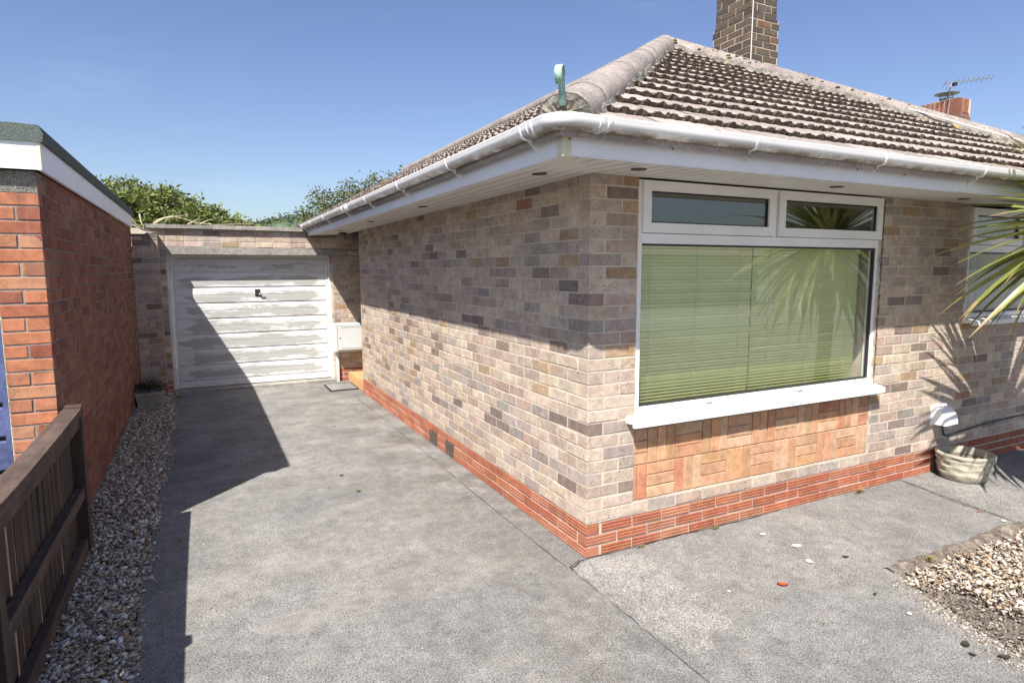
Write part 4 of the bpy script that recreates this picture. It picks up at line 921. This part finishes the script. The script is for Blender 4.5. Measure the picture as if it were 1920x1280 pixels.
top = Vector(pts[-1]); SW = [sword(rnd.uniform(.88, 1.04), rnd.uniform(.030, .039), dp) for dp in (.0, .08, .16, .28, .42, .55)]; SB = [sword(.6, .012, .5, 8, 1.), sword(.5, .012, .7, 8, 1.)]
for i in range(290):
    f = i/290; el = math.radians(88-138*f**1.05+rnd.uniform(-9, 9)); az = i*2.39996+rnd.uniform(-.25, .25)
    me = SW[min(5, int(f*6.2))] if f < .94 else rnd.choice(SB)
    base_ = top+Vector((math.cos(az)*.04, math.sin(az)*.04, .10*(1-f)-.14*f)); s = rnd.uniform(.82, 1.06)*(1 if f > .1 else .7+3*f)
    M = Matrix.Translation(base_) @ Matrix.Rotation(az, 4, 'Z') @ Matrix.Rotation(-el, 4, 'Y') @ Matrix.Rotation(rnd.uniform(-.5, .5), 4, 'X') @ Matrix.Scale(s, 4)
    tip = M @ Vector((.78, 0, -.25))
    if tip.y > -.03 and base_.y+(.78*math.cos(el)*math.sin(az)) > -.1: M = Matrix.Translation(base_) @ Matrix.Rotation(az, 4, 'Z') @ Matrix.Rotation(-el, 4, 'Y') @ Matrix.Scale(s*.9, 4)
    link('leaf', me, pl, 'palmleaf', M)
st = MB()
for i in range(7):
    p = top+Vector((-.25-.1*rnd.random(), .1*rnd.uniform(-1, 1), -.2-.1*rnd.random())); q = [top+Vector((0, 0, -.05)), (top+p)/2+Vector((0, 0, .06)), p]
    for k in range(10):
        e = p+Vector((rnd.uniform(-.12, .03), rnd.uniform(-.05, .05), rnd.uniform(-.13, .03))); st.tube([p, (p+e)/2+Vector((0, 0, .015)), e], [.003, .0025, .002], 4)
st.build('dry_flower_stalk', 'twig', pl)

# round stone planter with basket bands
cpx, cpy = 3.50, -.215; rp = thing('stone_planter', (cpx, cpy, 0), 'round weathered stone planter with wavy woven bands against the wall', 'planter')
n = 56; prof = [(.165, 0.), (.182, .012), (.200, .05), (.211, .075), (.203, .083), (.218, .11), (.222, .125), (.212, .134), (.226, .16), (.231, .178), (.222, .186), (.236, .196), (.238, .212), (.228, .222), (.205, .218), (.198, .16)]
vs = []
for j, (r_, z) in enumerate(prof):
    for k in range(n):
        t = k*2*math.pi/n; w = .006*math.sin(t*9+j*1.3)*(1 if 1 < j < 11 else .2)+.003*mnoise.noise((k*.4, j*1.1, 0)); vs.append((cpx+(r_+w)*.86*math.cos(t), cpy+(r_+w)*.86*math.sin(t), z+.004*math.sin(t*5+j)*(1 if 1 < j < 13 else 0)))
b = MB(); b.add(vs, [(j*n+k, j*n+(k+1) % n, (j+1)*n+(k+1) % n, (j+1)*n+k) for j in range(len(prof)-1) for k in range(n)], smooth=True); b.build('bowl', 'stone', rp)
b = MB(); b.lathe((cpx, cpy, 0), [(.17, .165), (.10, .172), (.001, .178)], 24); b.build('soil', 'soil', rp)
# square tapered trough in the shade at the far end of the gravel
tx, ty = -2.545, 5.50; tr = thing('square_pot', (tx, ty, .04), 'pale tapered square pot standing in shade against the far end of the gravel', 'pot')
b = MB(); h = .24; z0 = .03; w0, w1_ = .105, .148
def sq(w, z): return [(tx-w, ty-w, z), (tx+w, ty-w, z), (tx+w, ty+w, z), (tx-w, ty+w, z)]
b.add(sq(w0, z0)+sq(w1_-.006, z0+h-.045)+sq(w1_, z0+h-.04)+sq(w1_+.004, z0+h)+sq(w1_-.02, z0+h)+sq(w1_-.025, z0+h-.05), [(4*j+k, 4*j+(k+1) % 4, 4*j+4+(k+1) % 4, 4*j+4+k) for j in range(5) for k in range(4)]+[(20, 21, 22, 23)]); b.build('pot', 'cast', tr)
def leaves(n, fpos, size, cols, seed, up_=.4):
    g = np.random.default_rng(seed); P = np.array([fpos(g) for _ in range(n)]); n = len(P)
    a = g.normal(size=(n, 3)); a[:, 2] *= .6; a /= np.linalg.norm(a, axis=1, keepdims=True); nn = g.normal(size=(n, 3))+np.array((0, 0, up_)); bb = np.cross(nn, a); bb /= np.linalg.norm(bb, axis=1, keepdims=True)+1e-9
    s = g.uniform(size[0], size[1], (n, 1)); w = s*.42
    V = np.stack([P-a*s, P+bb*w-a*s*.1, P+a*s, P-bb*w-a*s*.1], 1).reshape(-1, 3); F = np.arange(4*n).reshape(-1, 4)
    C = np.array([c for c, w_ in cols]); wt = np.array([w_ for c, w_ in cols], float); C = C[g.choice(len(C), n, p=wt/wt.sum())]*g.uniform(.7, 1.25, (n, 1)); return V, F, C
V, F, C = leaves(900, lambda g: (tx-.02+g.normal(0, .085), ty+g.normal(0, .08), .29+abs(g.normal(0, .05))), (.008, .02), [((.05, .06, .025), 4), ((.09, .06, .03), 3)], 3)
sp = numesh('heather', V, F, 'leaf', None, C); tag(sp, 'dark low bushy plant growing in the shaded square pot', 'plant')

# ================================================================== TREES, HILL, HOUSES BEYOND
def tree(name, base, H, limbs, spray, leafsz, cols, label, seed, flat):
    """limbs: list of (tip) points; each carries flat sprays of leaves"""
    r = random.Random(seed); t = thing(name, base, label, 'tree'); bx_, by_, bz_ = base
    tr_ = MB(); tr_.tube([(bx_+.05*math.sin(i), by_+.05*math.cos(i*1.7), bz_+H*.75*i/6) for i in range(7)], [.17-.018*i for i in range(7)], 10); tr_.build('trunk', 'bark', t)
    lb = MB(); pts = []
    for tip in limbs:
        tip = Vector(tip); s0 = Vector((bx_, by_, bz_+H*r.uniform(.35, .7))); mid = s0.lerp(tip, .55)+Vector((0, 0, r.uniform(.0, .25)))
        P = [s0, s0.lerp(mid, .6)+Vector((0, 0, .05)), mid, mid.lerp(tip, .6)+Vector((0, 0, .04)), tip]; lb.tube(P, [.05, .035, .024, .014, .005], 6)
        for i in range(spray):
            q = r.random()**.8; c = P[2].lerp(tip, q) if r.random() < .7 else P[1].lerp(P[2], q); wd = .16+.42*(1-q)
            a = r.uniform(0, 6.28); R = wd*r.random()**.5*1.25
            pts.append((c.x+R*math.cos(a), c.y+R*math.sin(a), c.z+r.gauss(0, flat)-.09*R))
    lb.build('limbs', 'bark', t)
    g = np.random.default_rng(seed); P = np.array(pts); P = np.repeat(P, 4, 0)+g.normal(0, .065, (len(P)*4, 3)); it = iter(P)
    V, F, C = leaves(len(P), lambda g: next(it), leafsz, cols, seed, 1.1)
    numesh('crown', V, F, 'leaf', t, C); return t
r = random.Random(21); LM = []
def px_pt(x, y, Y):                               # a sight line continued to the vertical plane y = Y, used to place the tree tops
    d = (x-960)/FPX*rt-(y-640)/FPX*up+fw; k = (Y-CAM[1])/d[1]; return CAM+k*d
for (x, y) in [(195, 330), (235, 325), (262, 335), (285, 350), (300, 335), (322, 335), (345, 355), (372, 365), (390, 378), (410, 380), (440, 392), (462, 408), (478, 415), (215, 350), (250, 365), (280, 380), (310, 375), (340, 385), (365, 395), (395, 400), (425, 405), (240, 385), (270, 400), (300, 405), (330, 410), (360, 412), (450, 420), (200, 380), (225, 400)]:
    q = px_pt(x, y+14, 13.4+r.uniform(-1.3, 1.3)); LM.append(tuple(q))
c = px_pt(300, 400, 13.4)
tree('spreading_tree', (c[0], 13.4, -.1), 3.3, LM, 190, (.035, .08), [((.13, .17, .035), 5), ((.19, .22, .055), 4), ((.08, .11, .025), 3), ((.26, .27, .09), 1.5)], 'spreading green tree with tiered branches behind the flat garage roof', 5, .035)
LM = []
for (x, y) in [(563, 385), (580, 365), (592, 348), (610, 350), (625, 360), (640, 340), (655, 335), (668, 350), (690, 320), (705, 315), (715, 330), (735, 318), (757, 308), (600, 375), (620, 385), (640, 370), (660, 365), (680, 350), (700, 345), (575, 395), (590, 400), (610, 400), (640, 395), (670, 375), (720, 340)]:
    q = px_pt(x, y+8, 18.5+r.uniform(-1.2, 1.2)); LM.append(tuple(q))
c = px_pt(660, 380, 18.5)
tree('garden_tree', (c[0], 18.5, -.1), 4.2, LM, 75, (.04, .08), [((.105, .125, .032), 5), ((.15, .165, .05), 3), ((.065, .08, .022), 3)], 'loose grey-green tree showing over the far end of the tiled roof', 9, .10)
# wooded hill far away
N = 90; vs = []; g = np.random.default_rng(2)
xs = np.linspace(-160, 330, N); ys = np.linspace(330, 520, 28)
Z = np.array([[(-2+36*math.exp(-((x-95)/150)**2)*min(1, (j)/10)+5*mnoise.noise((x*.03, j*.3, 1))+4.0*abs(mnoise.noise((x*.13, j*.9, 5)))) for x in xs] for j in range(len(ys))])
V = np.array([(xs[i], ys[j], Z[j][i]) for j in range(len(ys)) for i in range(N)]); F = np.array([(j*N+i, j*N+i+1, (j+1)*N+i+1, (j+1)*N+i) for j in range(len(ys)-1) for i in range(N-1)])
MT['hillmat'] = m_simple('far_woodland', (.075, .11, .06), .95, .4, .3, .06, .4); o = numesh('hill', V, F, 'hillmat'); tag(o, kind='structure')
P = [(x, y, z) for (x, y, z) in V if 15 < x < 75 and z > 5]; gg = np.random.default_rng(8); pts = []
for (x, y, z) in P:
    for k in range(26): pts.append((x+gg.normal(0, 2.2), y+gg.normal(0, 2.5), z+abs(gg.normal(0, 1.6))))
it = iter(pts); V, F, C = leaves(len(pts), lambda g: next(it), (.6, 1.2), [((.07, .09, .035), 3), ((.105, .125, .05), 3), ((.05, .062, .026), 2)], 4, 1.)
tag(numesh('woodland', V, F, 'leaf', None, C), 'distant dark wooded hilltop just above the garage coping', 'woodland', None, 'stuff')

def simple_house(name, x0, x1, y0, y1, hw, hr, label, brick):
    h = thing(name, ((x0+x1)/2, (y0+y1)/2, 0), label, 'house'); box('wall', brick, h, x0, x1, y0, y1, -.1, hw)
    mx, my = (x0+x1)/2, (y0+y1)/2; half = min(x1-x0, y1-y0)/2+.4; b = MB(); e = [(x0-.4, y0-.4), (x1+.4, y0-.4), (x1+.4, y1+.4), (x0-.4, y1+.4)]
    R = [(mx, y0-.4+half, hr), (mx, y1+.4-half, hr)] if (y1-y0) > (x1-x0) else [(x0-.4+half, my, hr), (x1+.4-half, my, hr)]
    vs = [(x, y, hw+.05) for x, y in e]+R+[(x, y, hw-.08) for x, y in e]
    if (y1-y0) > (x1-x0): fs = [(0, 1, 4), (1, 2, 5, 4), (2, 3, 5), (3, 0, 4, 5)]
    else: fs = [(0, 1, 5, 4), (1, 2, 5), (2, 3, 4, 5), (3, 0, 4)]
    b.add(vs, fs+[(0, 6, 7, 1), (1, 7, 8, 2), (2, 8, 9, 3), (3, 9, 6, 0)]); b.build('roof', 'tile', h); return h
def chimney(par, x, y, wx, wy, z0, z1, pal, mat='chim'):
    c = box('chimney', 'mortar', par, x+.005, x+wx-.005, y+.005, y+wy-.005, z0, z1); A = Wall((x, y, 0), (1, 0, 0), (0, -1, 0)); B = Wall((x, y, 0), (0, 1, 0), (-1, 0, 0))
    zc = z1-.225
    it_ = [(A, c)+k+(pick(pal),) for k in courses(0, wx, z0, zc, corner0=True)]+[(B, c)+k+(pick(pal),) for k in courses(0, wy, z0, zc, corner0=True, phase=1)]
    it_ += [(A, c, i*.075, i*.075+.065, zc, z1-.004, pick(pal)) for i in range(int(wx/.075))]+[(B, c, .0+i*.075, i*.075+.065, zc, z1-.004, pick(pal)) for i in range(int(wy/.075))]
    lay(it_, 'brick', mat, 300, .10); return c
nb = simple_house('bungalow', 7.75, 13.2, 1.2, 10.5, 2.2, 3.62, 'next-door house behind the hip, only its red brick chimney showing', 'mortar')
d = (1796-960)/FPX*rt-(213-640)/FPX*up+fw; Q = CAM+10.0*d
chimney(nb, Q[0], Q[1], .36, .60, 3.2, Q[2]+.26, 'chimred', 'buff')
tz = Q[2]+.26; qx, qy = Q[0]+.16, Q[1]+.28
cw = thing('chimney_cowl', (qx, qy, tz), 'grey green disc cowl on short legs above the red chimney', 'cowl')
v = MB(); v.lathe((qx, qy, tz), [(.0, .165), (.08, .158), (.17, .135), (.178, .128), (.1, .135), (0., .14)], 28); v.build('disc', 'cowl', cw)
for k in range(3):
    a_ = k*2.09+.4; MB().tube([(qx+.1*math.cos(a_), qy+.1*math.sin(a_), tz-.02), (qx+.1*math.cos(a_), qy+.1*math.sin(a_), tz+.14)], .008, 6).build('leg', 'cowl', cw)
v = MB(); v.lathe((qx, qy, tz), [(.11, -.03), (.10, .05), (.085, .055), (.085, -.02)], 20); v.build('flue_collar', 'cowl', cw)
def apt(px, py, t): return Vector(CAM+t*((px-960)/FPX*rt-(py-640)/FPX*up+fw))
ae = thing('tv_aerial', (Q[0]-.03, Q[1]+.12, tz), 'slim television aerial with short cross bars above the red chimney', 'aerial')
A0, A1 = apt(1770, 157, 10.0), apt(1862, 145, 10.2); MB().tube([A0, A1], .008, 6).build('boom', 'aerial', ae)
ax_ = (A1-A0).normalized(); per = ax_.cross(Vector((0, 0, 1))).normalized()
for i in range(9):
    c_ = A0.lerp(A1, .18+.80*i/8 if i else 0.02); l_ = .085 if i else .11
    MB().tube([c_-per*l_*.4-Vector((0, 0, l_*.5)), c_+per*l_*.4+Vector((0, 0, l_*.5))], .005, 5).build('cross_bar', 'aerial', ae)
J = A0.lerp(A1, .12); v = MB(); v.box(J.x+.1, J.x+.16, J.y-.03, J.y+.03, J.z-.03, J.z+.03); v.build('junction_box', 'blackwire', ae)
MB().tube([(Q[0]-.03, Q[1]+.15, tz-.3), (Q[0]-.03, Q[1]+.13, tz+.20), A0.lerp(A1, .05)-Vector((0, 0, .09)), A0.lerp(A1, .14)-Vector((0, 0, .06)), A0.lerp(A1, .16)], .009, 6).build('mast', 'aerial', ae)
# houses across the road, seen mirrored in the window glass
oh = simple_house('bungalow', 12.5, 24.5, -28, -20.6, 2.35, 4.05, 'low house across the road, mirrored in the window panes', 'mortar')
box('chimney', 'mortar', oh, 18.5, 19.2, -24.6, -24.0, 3.3, 4.95)

# ================================================================== SMALL THINGS LYING ABOUT
def petal(name, x, y, L, w, ang, col, label, cat, curl=.3, mat=None, group=None):
    b = MB(); n = 7; vs = []
    for i in range(n+1):
        t = i/n; ww = w*math.sin(math.pi*min(.97, max(.04, t)))**.7
        for k in (-1, -.4, .4, 1): vs.append((L*(t-.5), ww*k, .0025+.32*curl*w*abs(k)**2+.5*curl*L*(t-.5)**2+.0012*rnd.random()))
    b.add(vs, [(4*i+k, 4*i+k+1, 4*i+5+k, 4*i+4+k) for i in range(n) for k in range(3)], col, smooth=True)
    o = link(name, b.mesh(name), None, 'leaf', Matrix.Translation((x, y, .003)) @ Matrix.Rotation(ang, 4, 'Z')); return tag(o, label, cat, group)
petal('fallen_leaf', .762, -.747, .058, .016, 2.4, (.50, .075, .01), 'curled orange-red leaf lying alone on the pale concrete', 'leaf', 1.1)
for i, (x, y, L, a_, lb) in enumerate([(1.182, -.246, .042, .2, 'white petal nearest the wall under the big window'), (1.229, -.459, .06, 2.8, 'large round white petal in the middle of the path'), (1.123, -.631, .05, .9, 'bright white petal closest to the orange leaf, pointing at the gravel'), (.457, -.666, .022, 1.2, 'tiny white petal fragment on the patched concrete'), (1.084, -1.224, .032, .4, 'small white petal beside the tip of the gravel bed'), (2.79, -.83, .04, .3, 'white petal on the path edge by the gravel bed and joint')]):
    petal('fallen_petal', x, y, L, L*.36, a_, (.78, .77, .72), lb, 'petal', .5, None, 'white petals on the path')
for i, (x, y, L, a_, lb) in enumerate([(1.366, -.687, .036, 2.4, 'brown scrap of dead leaf on the path past the white petals'), (1.112, -1.03, .025, .3, 'dark leaf scrap on the concrete left of the gravel bed tip'), (1.052, -1.49, .05, .5, 'large blackish leaf scrap near the lower right corner'), (1.000, -1.545, .032, 1.6, 'small round black scrap near the lower right corner'), (1.10, -1.62, .05, 2.5, 'blackish leaf scrap closest to the lower right corner'), (-.987, 2.148, .035, .2, 'small dark scrap in the middle of the driveway'), (-.725, 3.819, .03, .2, 'dark scrap on the driveway closest to the garage')]):
    petal('dead_leaf', x, y, L, L*.33, a_, (.05, .04, .03), lb, 'leaf', .9, None, 'dark leaf scraps on the concrete')
petal('fallen_leaf', -.943, 1.723, .04, .015, .6, (.14, .17, .05), 'small green leaf lying on the driveway beyond the dark scrap', 'leaf', .9)
petal('fallen_leaf', -2.146, 1.364, .035, .013, .6, (.35, .26, .12), 'tan leaf in the fence shadow at the edge of the driveway', 'leaf', .7)
def weed(x, y, s, n, cols, label, seed):
    r = random.Random(seed); b = MB()
    for i in range(n):
        a_ = r.uniform(0, 6.28); l = s*r.uniform(.5, 1.2); p = Vector((x+r.gauss(0, s*.25), y+r.gauss(0, s*.12), .0)); e_ = p+Vector((math.cos(a_)*l, -abs(math.sin(a_))*l*.6, l*r.uniform(.2, .8))); m_ = (p+e_)/2+Vector((0, 0, l*.25)); w = s*.06
        dv = Vector((-math.sin(a_), math.cos(a_), 0))*w; b.add([p-dv, p+dv, m_+dv, m_-dv, e_], [(0, 1, 2, 3), (3, 2, 4)], r.choice(cols))
    return tag(b.build('weed', 'leaf'), label, 'weed', 'weeds at the foot of the walls')
DRY = [(.42, .30, .12), (.35, .24, .09), (.30, .25, .12)]; GRN = [(.16, .2, .06), (.25, .25, .09), (.35, .28, .12)]
weed(2.44, -.04, .055, 46, DRY, 'dry orange-brown weed at the foot of the wall below the window', 1)
weed(.98, -.035, .035, 30, DRY+GRN, 'small dry tuft at the wall foot below the terracotta panel', 2); weed(.38, -.03, .03, 26, DRY+GRN, 'little tuft at the wall foot nearest the house corner', 3)
weed(2.83, -.66, .03, 22, [(.4, .2, .14), (.3, .2, .1)], 'reddish weed sprouting from the path joint', 4); weed(1.75, -.93, .05, 34, GRN, 'yellowish green weed at the inner edge of the gravel bed', 5)
weed(-2.28, 6.35, .05, 40, GRN, 'weed at the left foot of the garage door', 6)
